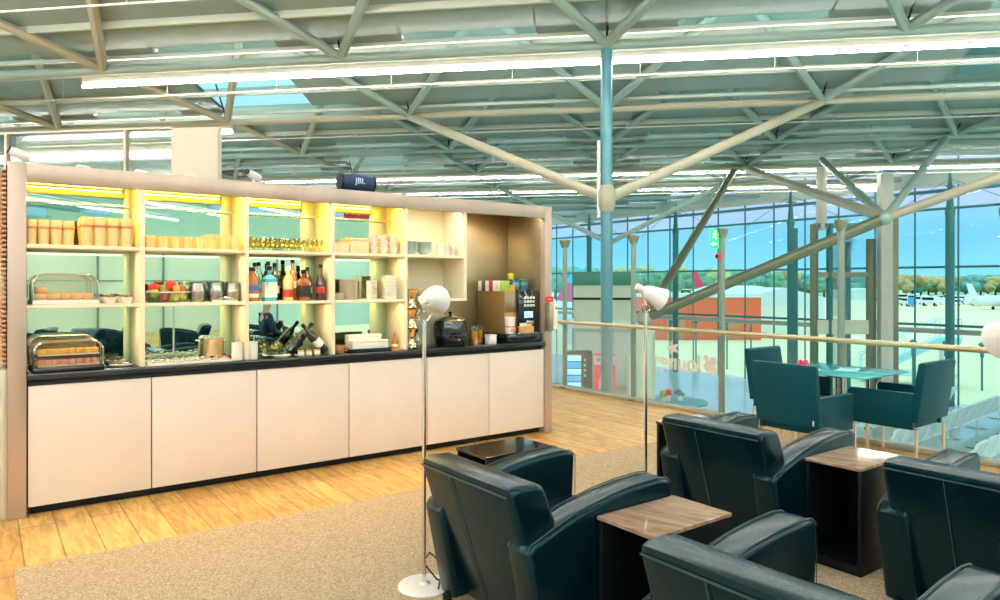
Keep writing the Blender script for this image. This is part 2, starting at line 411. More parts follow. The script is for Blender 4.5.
# big raking strut tree at the facade side
J = Vector((15.91, 7.40, 2.92)); base = Vector((14.42, 12.97, .56))
t = thing('strut_tree', 'long raking steel tubes crossing above the dining chairs, rising from a low pier', 'roof strut', (base.x, base.y, -3))
o = Vector((base.x, base.y, -3))
def rod(a, c, r, name, m): q = MB(); q.tube(Vector(a) - o, Vector(c) - o, r, 12); q.build(name, m, t)
rod(base, J, .13, 'raking_tube', 'steel_olive')
rod(base, (21.11, 14.87, 5.45), .12, 'raking_tube', 'steel_olive')
rod(J, (16.49, 5.24, 3.70), .10, 'branch', 'truss_warm')
rod(J, (21.3, 8.27, 5.5), .09, 'branch', 'truss_green')
rod(J, (21.11, 14.63, 5.5), .12, 'branch', 'truss_warm')
rod(J, (22.01, 12.23, 5.5), .10, 'branch', 'truss_green')
q = MB(); q.tube((0, 0, 0), (0, 0, 3.35), .27, 14); q.build('pier', 'pavilion', t)
q = MB(); q.ball((0, 0, 3.56), .24, 2); q.build('cast_node', 'truss_warm', t)
q = MB(); q.ball(J - o, .16, 2); q.build('cast_node', 'truss_green', t)
t = thing('concrete_column', 'tall pale concrete column beside the glazed lift shaft, right up to the roof', 'column', (24.69, 11.49, -3), 45)
q = MB(); q.box(-.2, .2, -.2, .2, 0, 8.2, b=.03); q.build('shaft', 'concrete', t)
q = MB(); q.box(-.2, .2, -.36, -.2, 0, 7.3, b=.02); q.build('side_duct', 'steel_olive', t)
# lift shaft frame
t = thing('lift_shaft', 'glazed lift shaft with dark green steel posts beside the facade', 'lift shaft', (23.6, 12.4, -3), 0)
A = Vector((22.85, 12.97)); Bq = Vector((24.41, 11.82)); D = (Bq - A); off = Vector((1.1, 1.4))
o2 = Vector((23.6, 12.4))
for p, h, r, mm_ in ((A, 6.5, .10, 'steel_olive'), (A + D * .27, 6.5, .08, 'steel_dark'), (Bq, 6.0, .12, 'steel_olive'), (A + off, 6.5, .1, 'steel_dark'), (Bq + off, 6.0, .1, 'steel_dark')):
    q = MB(); d = p - o2; q.box(d.x - r, d.x + r, d.y - r, d.y + r, 0, h, b=.01); q.build('post', mm_, t)
for h, th, m_ in ((4.78, .09, 'steel_olive'), (3.0, .24, 'pavilion'), (6.45, .08, 'steel_dark')):
    q = MB(); a3 = Vector(((A - o2).x, (A - o2).y, h)); b3 = Vector(((Bq - o2).x, (Bq - o2).y, h))
    rot = (b3 - a3).to_track_quat('X', 'Z').to_matrix().to_4x4(); rot.translation = (a3 + b3) / 2
    q.box(-(b3 - a3).length / 2, (b3 - a3).length / 2, -.06, .06, -th, th, m=rot); q.build('cross_beam', m_, t)
q = MB(); q.box(-.13 - .5, .13 - .5, .45 - .13, .45 + .13, 6.3, 8.5, b=.02); q.build('mast', 'concrete', t)
q = MB(); a3 = (A + D * .27) - o2; b3 = (Bq) - o2
q.quad((a3.x, a3.y, 0.05), (b3.x, b3.y, .05), (b3.x, b3.y, 6), (a3.x, a3.y, 6)); q.build('glass_wall', 'glass_guard', t, solid=.02)

# ================================================================ SETTING: facade
t = bpy.data.objects.new('window_1', None); COL.objects.link(t); t.location = (XF, 0, -3); struct(t)
pitch = .0517 * XF
Z1, Z2, Z3 = 2.10, 4.28, 4.95      # transoms: eye-level, band, upper
q = MB(); q.box(-.008, .008, -8, 50, .05, Z2 + 3); q.build('pane', 'glass_low', t, smooth=0)
q = MB(); q.box(-.008, .008, -8, 50, Z2 + 3.0, 9.0); q.build('pane', 'glass_high', t, smooth=0)
yy0 = .582 * XF
for i in range(-14, 22):
    y = yy0 + i * pitch
    q = MB(); q.box(-.026, .026, y - .026, y + .026, .0, 9.4); q.build('mullion', 'steel_dark' if i % 4 else 'post_blue', t, smooth=0)
q = MB(); q.tube((-.02, -8, 3 + Z1 - .0), (-.02, 50, 3 + Z1), .045, 6); q.build('transom', 'steel_dark', t)
q = MB(); q.tube((-.02, -8, 3 + Z2), (-.02, 50, 3 + Z2), .05, 6); q.build('transom', 'steel_dark', t)
q = MB(); q.tube((-.02, -8, 3 + Z3), (-.02, 50, 3 + Z3), .07, 6); q.build('transom', 'post_blue', t)
q = MB(); q.box(-.2, .2, -8, 50, 8.15, 8.75); q.build('head_beam', 'roof_step', t)
q = MB(); q.tube((-.5, -8, 2.72), (-.5, 50, 2.72), .10, 10); q.build('rail_beam', 'pipe', t)
q = MB(); q.tube((-.1, -8, 2.92), (-.1, 50, 2.92), .05, 8); q.build('rail_beam', 'steel_dark', t)
for i, ry in enumerate((.3776, .594, .812, 1.03, 1.25)):
    y = ry * XF
    p = thing('facade_post', 'tapered dark green steel post inside the glass wall, ' + ['nearest the hanging lamp head', 'beside the lift shaft', 'behind the raking tubes', 'behind the pale pavilion', 'seen past the bar end'][i], 'post', (XF - .55, y, -3), 0, 'tapered facade posts')
    q = MB(); q.lathe([(.15, 0), (.15, 7.0), (.17, 7.05), (.17, 7.15), (.13, 7.2), (.04, 8.5), (0, 8.6)], n=10); q.build('shaft', 'steel_dark', p)
    for sg in (-1, 1):
        q = MB(); q.tube((0, 0, 8.3), (.3, sg * 2.6, 7.0), .012, 5); q.build('stay_cable', 'steel_dark', p)
    q = MB(); q.tube((-.3, 0, 8.0), (.4, 0, 8.05), .03, 6); q.build('bracket', 'steel_dark', p)

# ================================================================ SETTING: outside
b = MB(); b.box(XF + .3, 900, -500, 700, -4.2, -4.0); g = struct(b.build('floor_apron', 'apron', smooth=0))
b = MB(); b.box(262, 900, -500, 700, -4.01, -3.97); tag(b.build('grass_strip', 'grass', smooth=0), 'dull green grass strip beyond the airport apron', 'grass', kind='stuff')

# ---- trees: one row far off
F = Vector((math.sin(R(36.4)), math.cos(R(36.4)))); Rr = Vector((F.y, -F.x))
protos = []
leafs = ['leaf_green', 'leaf_teal', 'leaf_autumn', 'leaf_yellow']
kinds = ['dense dark green tree', 'bluish green tree', 'orange autumn tree', 'yellowing tree']
for i in range(4):
    t = thing('tree', 'x', 'tree', (0, 0, -4))
    q = MB()
    for j in range(11):
        a = random.uniform(0, 6.28); rr = random.uniform(0, 3.4)
        q.ball((rr * math.cos(a), rr * math.sin(a), random.uniform(4.5, 9.5)), random.uniform(1.8, 3.2), 2, jit=.13)
    q.build('crown', leafs[i], t, smooth=0)
    q = MB(); q.tube((0, 0, 0), (0, 0, 6), .45, 8, .25); q.tube((0, 0, 3.5), (1.6, .6, 6.5), .2, 6, .1); q.tube((0, 0, 3.8), (-1.5, -.7, 6.8), .2, 6, .1); q.build('trunk', 'bark', t)
    protos.append([t, False])
TG = 'trees lining the far side of the apron'
ntree = 0
spots = []
for i in range(64):
    f = i / 63; z = 235 + 55 * f + random.uniform(-12, 12); px = 548 + 470 * f
    spots.append((px, z, (.86 - .12 * f) * random.uniform(.95, 1.06), (0 if random.random() < .7 else 3) if f < .45 else random.choice([2, 1, 3, 2, 0])))
for (px, z, sc, kd) in spots:
    p = F * z + Rr * ((px - 500) / 705 * z)
    lab = kinds[kd] + (' in the woods behind the orange hall' if px < 770 else ' in the woods beyond the parked vehicles')
    g = TG + ': ' + lab
    pr, used = protos[kd]
    if not used:
        protos[kd][1] = True; o = pr; o.location = (p.x, p.y, -4); o['label'] = lab; o['group'] = g
    else: o = dup(pr, (p.x, p.y, -4), random.uniform(0, 360), lab, g)
    o.scale = (sc * 1.25, sc * 1.25, sc * (1.12 if px < 800 else .95)); o.rotation_euler = (0, 0, random.uniform(0, 6.28))

# ---- orange hall
t = thing('cargo_hall', 'orange-red flat-roofed hall on the apron seen through the glass', 'building', (56.1, 43.1, -4), -36.4)
q = MB(); q.box(-5.6, 5.6, 0, 6, 0, 4.1); q.build('wall', 'orange_box', t, smooth=0)
q = MB(); q.box(-5.7, 5.7, -.1, 6.1, 4.1, 4.45); q.build('roof_edge', 'hangar', t, smooth=0)
for x in (-4, -1.3, 1.4, 4.1):
    q = MB(); q.box(x - .05, x + .05, -.06, 0, 0, 4.1); q.build('wall_rib', 'terracotta', t)
for x in (-2.6, 2.7):
    q = MB(); q.box(x - .9, x + .9, -.05, .02, 0, 2.6, b=.01); q.build('door', 'terracotta', t)
# pale halls
def hall(px, z, wd, dp, h, lab, m='hangar'):
    p = F * z + Rr * ((px - 500) / 705 * z)
    t = thing('hangar', lab, 'building', (p.x, p.y, -4), -36.4)
    q = MB(); q.prism([(-wd / 2, 0), (wd / 2, 0), (wd / 2, h * .8), (0, h), (-wd / 2, h * .8)], 0, dp); q.build('wall', m, t, smooth=0)
    q = MB()
    q.box(-wd * .3, wd * .3, -.06, .0, 0, h * .6); q.build('gate', 'pavilion_light', t)
hall(785, 75, 8.5, 8, 5.0, 'white gabled hall standing right of the orange hall')
hall(600, 62, 5, 5, 3.6, 'low pale shed left of the orange hall')
hall(872, 232, 20, 10, 3.8, 'small pale hangar far across the apron')
# ---- aircraft
def aircraft(px, z, rz, lab, tailm, sc=1):
    p = F * z + Rr * ((px - 500) / 705 * z)
    t = thing('aircraft', lab, 'aircraft', (p.x, p.y, -4), rz)
    q = MB(); mt = Matrix.Rotation(R(90), 4, 'Y')
    q.lathe([(0, -13), (.6, -12), (1.5, -9), (1.75, -6), (1.75, 9), (1.5, 11.5), (.8, 13), (0, 13.4)], (0, 0, 3.0), 14, mt); q.build('fuselage', 'plane_white', t)
    q = MB(); q.prism([(-11.2, 4.2), (-8.4, 4.4), (-10.8, 8.6), (-12.6, 8.8)], -.18, .18); q.build('tail_fin', tailm, t)
    q = MB()
    for s in (-1, 1): q.prism([(-1.5, 0), (3, 0), (-1.5, s * 12.5), (-3, s * 12.5)], 2.3, 2.6, 'z')
    q.build('wing', 'plane_white', t)
    q = MB()
    for s in (-1, 1): q.prism([(-11, 0), (-9, 0), (-11.6, s * 4.6), (-12.6, s * 4.6)], 3.6, 3.8, 'z')
    q.build('tailplane', 'plane_white', t)
    for s in (-1, 1):
        q = MB(); q.lathe([(.5, -1.6), (.85, -.8), (.85, 1.2), (.6, 1.6)], (1.5, s * 4.2, 1.8), 12, mt); q.build('engine', 'plane_white', t)
    for (x, y) in ((9, 0), (-1.5, 2), (-1.5, -2)):
        q = MB(); q.tube((x, y - .2, .5), (x, y + .2, .5), .5, 10); q.tube((x, y, .5), (x, y, 2.2), .12, 6); q.build('wheel', 'dark', t)
    t.scale = (sc,) * 3
aircraft(729, 200, -36.4 + 20, 'white parked airliner with a red tail fin behind the orange hall', 'pink_red', 1.0)
aircraft(499, 81, -36.4 + 160, 'white parked airliner with a cyan and pink tail fin behind the pale pavilion', 'tail_cyan', .8)
q = MB(); q.prism([(-11.25, 4.25), (-8.4, 4.4), (-9.9, 7.0), (-11.95, 6.6)], -.20, .20); q.build('tail_paint', 'pink_red', [x for x in bpy.data.objects if x.name.startswith('aircraft')][-1])
aircraft(1002, 145, -36.4 + 5, 'small white airliner parked far out near the hanging lamp head', 'plane_white', .62)
# ---- vehicles far out
vp = thing('van', 'x', 'van', (0, 0, -4))
q = MB(); q.prism([(-2.4, .35), (2.4, .35), (2.4, 1.1), (1.7, 1.35), (1.2, 2.2), (-2.4, 2.3)], -.95, .95, b=.08); q.build('body', 'plane_white', vp)
q = MB(); q.box(-2.0, 1.3, -.97, .97, 1.4, 2.0); q.build('window_band', 'dark', vp)
for x in (-1.5, 1.5):
    for s in (-1, 1): q = MB(); q.tube((x, s * .75, .38), (x, s * .98, .38), .38, 12); q.build('wheel', 'dark', vp)
for i in range(26):
    px = 884 + i * 4.6; z = 168 + (i * 2 % 5) * 13; p = F * z + Rr * ((px - 500) / 705 * z)
    lab = 'white van in the distant line of parked vehicles'
    o = vp if i == 0 else dup(vp, (0, 0, -4), 0, lab, 'distant parked vans')
    o['label'] = lab; o['group'] = 'distant parked vans'; o.location = (p.x, p.y, -4); o.rotation_euler = (0, 0, random.uniform(0, 6.28)); o.scale = (.75, .75, random.uniform(.7, 1.1))
p = F * 165 + Rr * ((912 - 500) / 705 * 165)
t = dup(vp, (p.x, p.y, -4), 20, 'blue-sided van parked alone at the edge of the apron'); 
if 'group' in t: del t['group']
for c in [x for x in bpy.data.objects if x.parent == t and x.name.startswith('body')]: c.data = c.data.copy(); c.data.materials[0] = M['van_blue']
# ---- boarding stairs / bridge close outside
t = thing('boarding_stairs', 'pale blue boarding stairs parked on the apron behind the dining chair', 'boarding stairs', (40.8, 18.0, -4), -60)
q = MB(); q.prism([(-2.2, .5), (1.6, 2.6), (2.6, 2.6), (2.6, 2.3), (1.7, 2.2), (-2.0, .2)], -.6, .6); q.build('stair_flight', 'vend_cyan', t)
for s in (-1, 1):
    q = MB(); q.path([(-2.2, s * .6, 1.5), (1.6, s * .6, 3.6), (2.6, s * .6, 3.6)], .05); 
    for x, z in ((-2.1, .5), (0, 1.6), (1.6, 2.5), (2.6, 2.5)): q.tube((x, s * .6, z), (x, s * .6, z + 1.0), .04)
    q.build('handrail', 'white', t)
q = MB(); q.box(-1.6, 2.4, -.5, .5, .45, .7); q.tube((1.8, -.4, .7), (1.8, -.4, 2.3), .08); q.tube((1.8, .4, .7), (1.8, .4, 2.3), .08); q.build('chassis', 'white', t)
for x in (-1.3, 2):
    for s in (-1, 1): q = MB(); q.tube((x, s * .45, .3), (x, s * .65, .3), .3, 12); q.build('wheel', 'dark', t)
# slim masts with caps outside the glass
mp_ = None
for i, (px, z, top) in enumerate(((671, 45, -.9), (696, 45, -.9), (727, 45, -.9), (751, 45, -.9), (913, 36, -1.45), (946, 36, -1.5), (982, 36, -1.6))):
    p = F * z + Rr * ((px - 500) / 705 * z)
    if mp_ is None:
        mp_ = thing('bollard_lamp', 'x', 'lamp post', (0, 0, 0)); q = MB(); q.tube((0, 0, 0), (0, 0, 2.6), .05, 8); q.tube((0, 0, 1.9), (0, 0, 2.3), .09, 8); q.build('mast', 'steel_dark', mp_)
        q = MB(); q.lathe([(.05, 2.5), (.16, 2.6), (.16, 2.7), (.05, 2.78)], n=10); q.build('lamp_head', 'steel_dark', mp_); o = mp_
    else: o = dup(mp_, (0, 0, 0))
    o.location = (p.x, p.y, -4); o['label'] = ('slim dark lamp post on the apron in front of the orange hall' if i < 4 else 'slim dark lamp post on the open apron behind the dining chairs'); o['group'] = 'lamp posts by the orange hall' if i < 4 else 'lamp posts on the open apron'
    o.scale = (1, 1, (top + 4.0) / 2.7)

# ================================================================ lower hall
t = thing('pavilion', 'pale cabin with a dark green top band, standing in the lower hall', 'pavilion', (21.33, 21.55, -3), -45)
q = MB(); q.box(-1.25, 1.25, 0, 2.5, 0, 4.4, b=.03); q.build('body', 'pavilion', t)
q = MB(); q.box(-1.27, 1.27, -.02, 2.52, 4.4, 4.98, b=.02); q.build('top_band', 'green_band', t)
q = MB(); q.box(-1.27, 1.27, -.03, 2.52, 3.78, 3.88); q.build('stripe', 'dark', t)
q = MB(); q.prism([(-.85, 2.62), (-.7, 2.85), (2.5, 2.85), (2.5, 2.62)], -1.45, 1.45, 'x', b=.03); q.build('canopy', 'pavilion_light', t)
q = MB(); q.box(-1.15, -.02, -.04, 0, .2, 2.4, b=.01); q.box(.05, 1.15, -.04, 0, .2, 2.4, b=.01); q.build('lower_panel', 'pavilion_light', t)
text('lettering', 'GATES', .22, 'lilac_text', face_mat((0, -.04, 4.62)), t) if False else None
for i in range(7):
    pass
t = thing('vending_machine', 'vending machine with blue illuminated shelves below the pale cabin', 'vending machine', (18.55, 19.95, -3), -42)
q = MB(); q.box(-.62, .45, 0, .8, 0, 1.85, b=.02); q.build('cabinet', 'dark', t)
for i in range(6):
    q = MB(); q.box(-.5, .02, -.03, 0, .2 + i * .26, .42 + i * .26, b=.01); q.build('shelf_goods', 'vend_lit' if i % 2 else 'vend_blue', t)
q = MB(); q.box(-.58, -.5, -.02, 0, .1, 1.7); q.build('side_strip', 'vend_cyan', t)
for i in range(4):
    q = MB(); q.box(.12, .2, -.03, 0, .9 + i * .2, 1.0 + i * .2); q.build('button_panel', 'white', t)
t = thing('poster_stand', 'red and white poster stand with a figure beside the blue vending machine', 'poster stand', (19.15, 19.28, -3), -42)
q = MB(); q.box(-.38, .42, 0, .35, 0, 1.78, b=.02); q.build('panel', 'poster_red', t)
q = MB(); q.box(-.37, .41, -.012, 0, 1.38, 1.72); q.build('white_header', 'white', t)
q = MB(); q.box(-.28, -.16, -.02, -.01, 1.5, 1.63); q.build('header_mark', 'pink_red', t)
q = MB(); q.prism([(-.18, .1), (-.2, .7), (-.1, 1.1), (0, 1.25), (.1, 1.1), (.2, .7), (.18, .1)], -.02, -.005); q.build('figure_shape', 'white', t)
q = MB(); q.prism([(-.1, .3), (-.1, .65), (0, .8), (.1, .65), (.1, .3)], -.03, -.02); q.build('figure_inner', 'bun', t)
t = thing('service_cabinet', 'plain pale grey cabinet right of the red poster stand', 'cabinet', (20.35, 18.55, -3), -42)
q = MB(); q.box(-.45, .6, 0, .8, 0, 1.75, b=.02); q.build('body', 'pavilion_light', t)
q = MB(); q.box(.0, .02, -.01, 0, .1, 1.7); q.tube((.08, -.03, .8), (.08, -.03, 1.1), .012); q.build('door_gap', 'steel_dark', t)
# beam seats
def seat_row(x0, y0, n, rz, lab):
    t = thing('beam_seating', lab, 'seating', (x0, y0, -3), rz, 'rows of waiting seats in the lower hall')
    q = MB(); q.box(-.2, n * .78 - .2, -.05, .05, .32, .4, b=.01); q.build('beam', 'steel_dark', t)
    for i in range(n):
        x = i * .78
        q = MB(); q.prism([(-.25, .42), (.24, .40), (.26, .44), (-.22, .47)], x - .33, x + .33, 'x', b=.01); q.build('seat', 'seat_grey', t)
        q = MB(); q.prism([(-.24, .44), (-.50, 1.02), (-.44, 1.04), (-.20, .48)], x - .33, x + .33, 'x', b=.01); q.build('backrest', 'seat_grey', t)
        q = MB(); q.path([(x + .39, -.2, .4), (x + .39, -.22, .62), (x + .39, .2, .62)], .02); q.build('armrest', 'steel_dark', t)
    for i in range(0, n, 3):
        q = MB(); q.box(i * .78 + .2, i * .78 + .26, -.3, .3, 0, .04, b=.01); q.tube((i * .78 + .23, 0, .03), (i * .78 + .23, 0, .33), .03); q.build('foot', 'chrome', t)
seat_row(17.6, 8.3, 14, 4, 'row of grey waiting seats below, seen just past the legs of the side-on dining chair')
seat_row(17.6, 6.6, 14, 4, 'row of grey waiting seats below, nearer and lower through the glass guard')
seat_row(20.5, 10.0, 8, 4, 'row of grey waiting seats below, farthest out toward the lift shaft')
t = thing('round_table', 'teal round table with flowers in the lower hall seen through the guard lettering', 'table', (16.3, 13.6, -3))
q = MB(); q.lathe([(0, 1.0), (1.0, 1.0), (1.0, 1.05), (0, 1.05)], n=28); q.build('table_top', 'table_teal', t)
q = MB(); q.lathe([(.35, 0), (.35, .03), (.05, .06), (.05, 1.0)], n=16); q.build('pedestal', 'white', t)
for i, (x, y, m_, r) in enumerate(((-.4, 0, 'apple_green', .2), (-.1, .1, 'pink_red', .17), (.2, -.1, 'leaf_teal', .2))):
    v = thing('flower_pot', ['pot of lime green flowers', 'pot of pink flowers', 'pot of dark teal leaves'][i] + ' on the teal round table', 'plant', (16.3 + x, 13.6 + y, -1.95))
    q = MB(); q.lathe([(.07, 0), (.1, .14), (.09, .14)], n=12); q.build('pot', 'white', v)
    q = MB()
    for j in range(7): q.ball((random.uniform(-.1, .1), random.uniform(-.1, .1), .18 + random.uniform(0, .12)), .07, 1)
    q.build('blossoms', m_, v)

# ================================================================ glass guard
t = thing('glass_guard', 'floor-edge glass guard with tall slim posts and a brass-coloured handrail', 'balustrade', (XG, 0, 0))
PY = [8.85, 7.53, 6.22, 4.89, 3.53, 2.17, .8, -.5, -1.8]
for y in PY:
    q = MB(); q.lathe([(.036, 0), (.032, 2.03)], (0, y, 0), 12); q.box(-.07, .07, y - .05, y + .05, 0, .04, b=.01); q.build('post', 'post_grey', t)
    q = MB(); q.prism([(-.04, 2.00), (.04, 2.00), (.085, 2.09), (.085, 2.11), (-.085, 2.11), (-.085, 2.09)], y - .025, y + .025, b=.004); q.build('post_bracket', 'steel_olive', t)
for a, c in zip(PY, PY[1:]):
    q = MB(); q.box(-.006, .006, c + .05, a - .05, .05, .96); q.build('glass_panel', 'glass_guard', t, smooth=0)
q = MB(); q.tube((-.14, 9, .955), (-.14, -1.8, .955), .026, 12)
for y in PY: q.tube((-.14, y, .95), (0, y, .90), .012, 6)
q.build('handrail', 'brass_rail', t)
q = MB(); q.box(-.05, .05, -1.9, 9, 0, .05, b=.008); q.build('base_channel', 'track', t)
# lettering on the glass, read from outside
text('lettering', 'lounge', .27, 'decal', face_mat((-.012, 5.53, .55), 90, -90, -1), t, .002, .008)
for n, (y, z, r) in enumerate(((5.06, .55, .07), (5.0, .61, .05), (5.10, .64, .035), (4.99, .50, .045))):
    q = MB(); q.prism([(y + r * (1 + .12 * math.cos(6 * a)) * math.cos(a), z + r * (1 + .12 * math.cos(6 * a)) * math.sin(a)) for a in [k * .1963 for k in range(32)]], -.012 - n * .001, -.008 - n * .001, 'x'); q.build('flower_mark', 'decal', t)
q = MB(); q.prism([(5.58 + .07 * (1 + .4 * math.cos(5 * a)) * math.cos(a), .72 + .06 * (1 + .4 * math.cos(5 * a)) * math.sin(a)) for a in [k * .1571 for k in range(40)]], -.012, -.008, 'x'); q.build('flower_mark', 'decal', t)
q = MB(); q.lathe([(0, -.003), (.115, -.003), (.115, .003), (0, .003)], (-.012, 2.70, .50), 24, Matrix.Rotation(R(90), 4, 'Y'))
q.build('round_mark', 'decal', t)
q = MB()
for i in range(9): q.ball((-.016, 2.74 + random.uniform(-.12, .14), .56 + random.uniform(-.06, .07)), .018, 1, (.12, 1.4, .8))
q.build('dot_mark', 'white', t)
text('lettering', 'lounge', .075, 'white', face_mat((-.018, 2.70, .47), 90, -90, -1), t, .001, .002)
# exit sign on a post
t = thing('exit_sign', 'green emergency exit sign with white running figure and arrow on a guard post', 'sign', (6.62, 4.935, 2.00), -50)
t.scale = (.62, 1, .80)
q = MB(); q.box(-.075, .075, -.025, .025, -.14, .14, b=.006); q.build('sign_box', 'sign_green', t)
q = MB(); q.ball((.02, -.028, .095), .014, 2, (1, .3, 1)); q.path([(.01, -.028, .07), (-.005, -.028, .03), (.03, -.028, .0), (.02, -.028, -.03)], .008, 6); q.path([(-.005, -.028, .03), (-.035, -.028, .0)], .008, 6); q.path([(.01, -.028, .07), (.04, -.028, .045)], .007, 6); q.path([(.01, -.028, .07), (-.03, -.028, .055)], .007, 6); q.build('running_figure', 'sign_white', t)
q = MB(); q.prism([(-.05, -.08), (-.01, -.045), (-.01, -.068), (.045, -.068), (.045, -.092), (-.01, -.092), (-.01, -.115)], -.03, -.026); q.build('arrow', 'sign_white', t)
q = MB(); q.tube((.075, 0, .06), (.11, .0, .06), .01); q.build('sign_clip', 'steel_olive', t)
t = thing('fire_alarm', 'round dark red fire alarm button below the green exit sign', 'alarm', (6.65, 4.89, 1.80))
q = MB(); q.lathe([(0, 0), (.034, 0), (.034, .03), (.02, .04), (0, .04)], (0, 0, 0), 16, Matrix.Rotation(R(-90), 4, 'Y')); q.build('alarm_body', 'red', t)
q = MB(); q.lathe([(0, .04), (.018, .04), (.018, .048), (0, .048)], (0, 0, 0), 12, Matrix.Rotation(R(-90), 4, 'Y')); q.build('button', 'dark', t)

# ================================================================ walls: cream wall behind the bar, frosted wall behind the viewer
wm = Matrix.Translation((2.08, 8.0, 0)) @ Matrix.Rotation(R(135), 4, 'Z')
b = MB(); b.box(0, .55, -.08, 0, 0, 3.2, m=wm); b.box(.55, 9, -.08, 0, 0, 2.3, m=wm); struct(b.build('wall_back', 'wall_cream', smooth=0))
b = MB(); b.box(.55, 9, -.05, -.03, 2.3, 3.2, m=wm); struct(b.build('window_3', 'glass_beige', smooth=0))
b = MB(); b.box(.55, 9, -.07, 0, 3.2, 3.225, m=wm)
for x in (1.1, 2.6, 4.1): b.box(x, x + .03, -.07, 0, 2.3, 3.2, m=wm)
struct(b.build('trim_4', 'wall_cream', smooth=0))
b = MB(); b.box(-13, 26, -12.15, -12, 0, 2.45); struct(b.build('wall_front', 'frosted_wall', smooth=0))
b = MB(); b.box(-30, 60, -44.2, -44, 0, 7); b.build('wall_far', 'pavilion', smooth=0).__setitem__('kind', 'structure')
b = MB(); b.box(-13, 26, -12.0, -11.96, 1.55, 1.58); b.box(-13, 26, -12.0, -11.96, .9, .93)
b.build('trim_3', 'post_grey').__setitem__('kind', 'structure')
for i in range(14):
    q = MB(); x = -2.5 + i * 1.75; q.tube((x, -11.85, 0), (x, -11.85, 2.62), .035, 8); q.box(x - .12, x + .12, -11.9, -11.8, 2.6, 2.64)
    tag(q.build('wall_post', 'post_grey'), 'slim steel post along the frosted wall that shows in the shelf mirrors', 'post', 'posts along the frosted wall')

# ================================================================ THE BAR
YF, YB, YD = 5.42, 5.78, 6.03
t = thing('buffet_bar', 'long white-fronted buffet bar unit with steel surround and mirrored shelves', 'bar', (0, YF, 0))
def bb(m, name, x0, x1, y0, y1, z0, z1, bev=.003, par=None):
    q = MB(); q.box(x0, x1, y0 - YF, y1 - YF, z0, z1, b=bev); return q.build(name, m, par or t)
bb('steel', 'side_panel', .138, .238, YF, YD + .04, .0, 2.27)
bb('steel', 'side_panel', 4.555, 4.645, YF, YD + .04, .0, 2.27)
bb('steel', 'fascia', .238, 4.555, YF, YF + .06, 2.150, 2.27)
bb('steel', 'top_panel', .238, 4.555, YF + .06, YD + .04, 2.235, 2.27)
bb('shelf_cream', 'back_panel', .238, 4.555, YD, YD + .04, .10, 2.235)
bb('black_stone', 'worktop', .24, 4.553, YF - .02, YD, .875, .918, .006)
bb('dark', 'plinth', .26, 4.54, YF + .07, YF + .12, 0, .06)
bb('dark', 'carcass', .245, 4.55, YF + .045, YD, .06, .872)
dx = [.243, .968, 1.70, 2.454, 3.20, 3.875, 4.552]
for i, (a, c) in enumerate(zip(dx, dx[1:])):
    bb('door_white', 'door', a + .004, c - .004, YF + .01, YF + .04, .06, .835, .003)
# niche backs
bb('shelf_cream', 'niche_back', .238, 3.60, YB + .006, YB + .03, .918, 2.235)
dv = [(.893, .925), (1.612, 1.638), (2.300, 2.330), (2.975, 3.000), (3.585, 3.620)]
for a, c in dv: bb('shelf_cream', 'divider', a, c, YF + .004, YD if a > 3.5 else YB, .918 if a < 3.5 else 1.335, 2.235)
xs = [.238, .893, .925, 1.612, 1.638, 2.300, 2.330, 2.975, 3.0, 3.585]
for i in range(5):
    a, c = xs[2 * i], xs[2 * i + 1]
    bb('shelf_cream', 'shelf', a, c, YF + .002, YB, 1.725, 1.750)
    bb('shelf_cream', 'shelf', a if i < 4 else 3.20, c + (.035 if i == 4 else 0), YF + .002, YB, 1.335, 1.358)
    if i < 4: bb('mirror', 'mirror', a, c, YB - .002, YB + .004, .918, 2.2, 0)
bb('steel_bronze', 'niche_lining', 3.60, 4.553, YD - .01, YD, .918, 2.235)
bb('steel_bronze', 'niche_lining', 4.545, 4.555, YF + .06, YD, .918, 2.235)
# horizontal steel rails under the fascia (front and near the mirror)
bb('gold_chrome', 'hanging_rail', .24, 2.975, YB - .10, YB - .09, 2.05, 2.06, 0)
# louvred end panel
bb('wall_cream', 'end_panel', .10, .138, YF + .03, YD + .02, .0, .95)
for i in range(42):
    z = .98 + i * .030
    q = MB(); q.box(.108, .138, .03, YD + .02 - YF, z, z + .018, b=.003); q.build('louvre_slat', 'copper', t)
bb('dark', 'louvre_backing', .132, .1375, YF + .03, YD + .02, .96, 2.25, 0)
# warm LED strips
for i in range(4):
    a, c = xs[2 * i], xs[2 * i + 1]
    q = MB(); q.box(a + .02, c - .02, .065, .085, 2.215, 2.230); q.build('light_strip', 'led_warm', t)
    for z, pw in ((2.19, 5.0), (1.71, .9), (1.325, 1.0)):
        ld = bpy.data.lights.new('shelf_lamp', 'AREA'); ld.shape = 'RECTANGLE'; ld.size = c - a - .06; ld.size_y = .03; ld.energy = pw * 1.0; ld.color = (1, .50, .045) if z > 2 else (1, .76, .34)
        lo = bpy.data.objects.new('shelf_lamp', ld); COL.objects.link(lo); lo.parent = t; lo.location = ((a + c) / 2, .09, z)
for (a, c, pw) in ((3.0, 3.585, .8), (3.62, 4.55, 1.6)):
    q = MB(); q.box(a + .05, c - .05, .065, .08, 2.215, 2.230); q.build('light_strip', 'led_warm', t)
    ld = bpy.data.lights.new('shelf_lamp', 'AREA'); ld.shape = 'RECTANGLE'; ld.size = c - a - .1; ld.size_y = .03; ld.energy = pw; ld.color = (1, .90, .72)
    lo = bpy.data.objects.new('shelf_lamp', ld); COL.objects.link(lo); lo.parent = t; lo.location = ((a + c) / 2, .09, 2.19)
Z0, Z1s, Z2s = .918, 1.358, 1.750

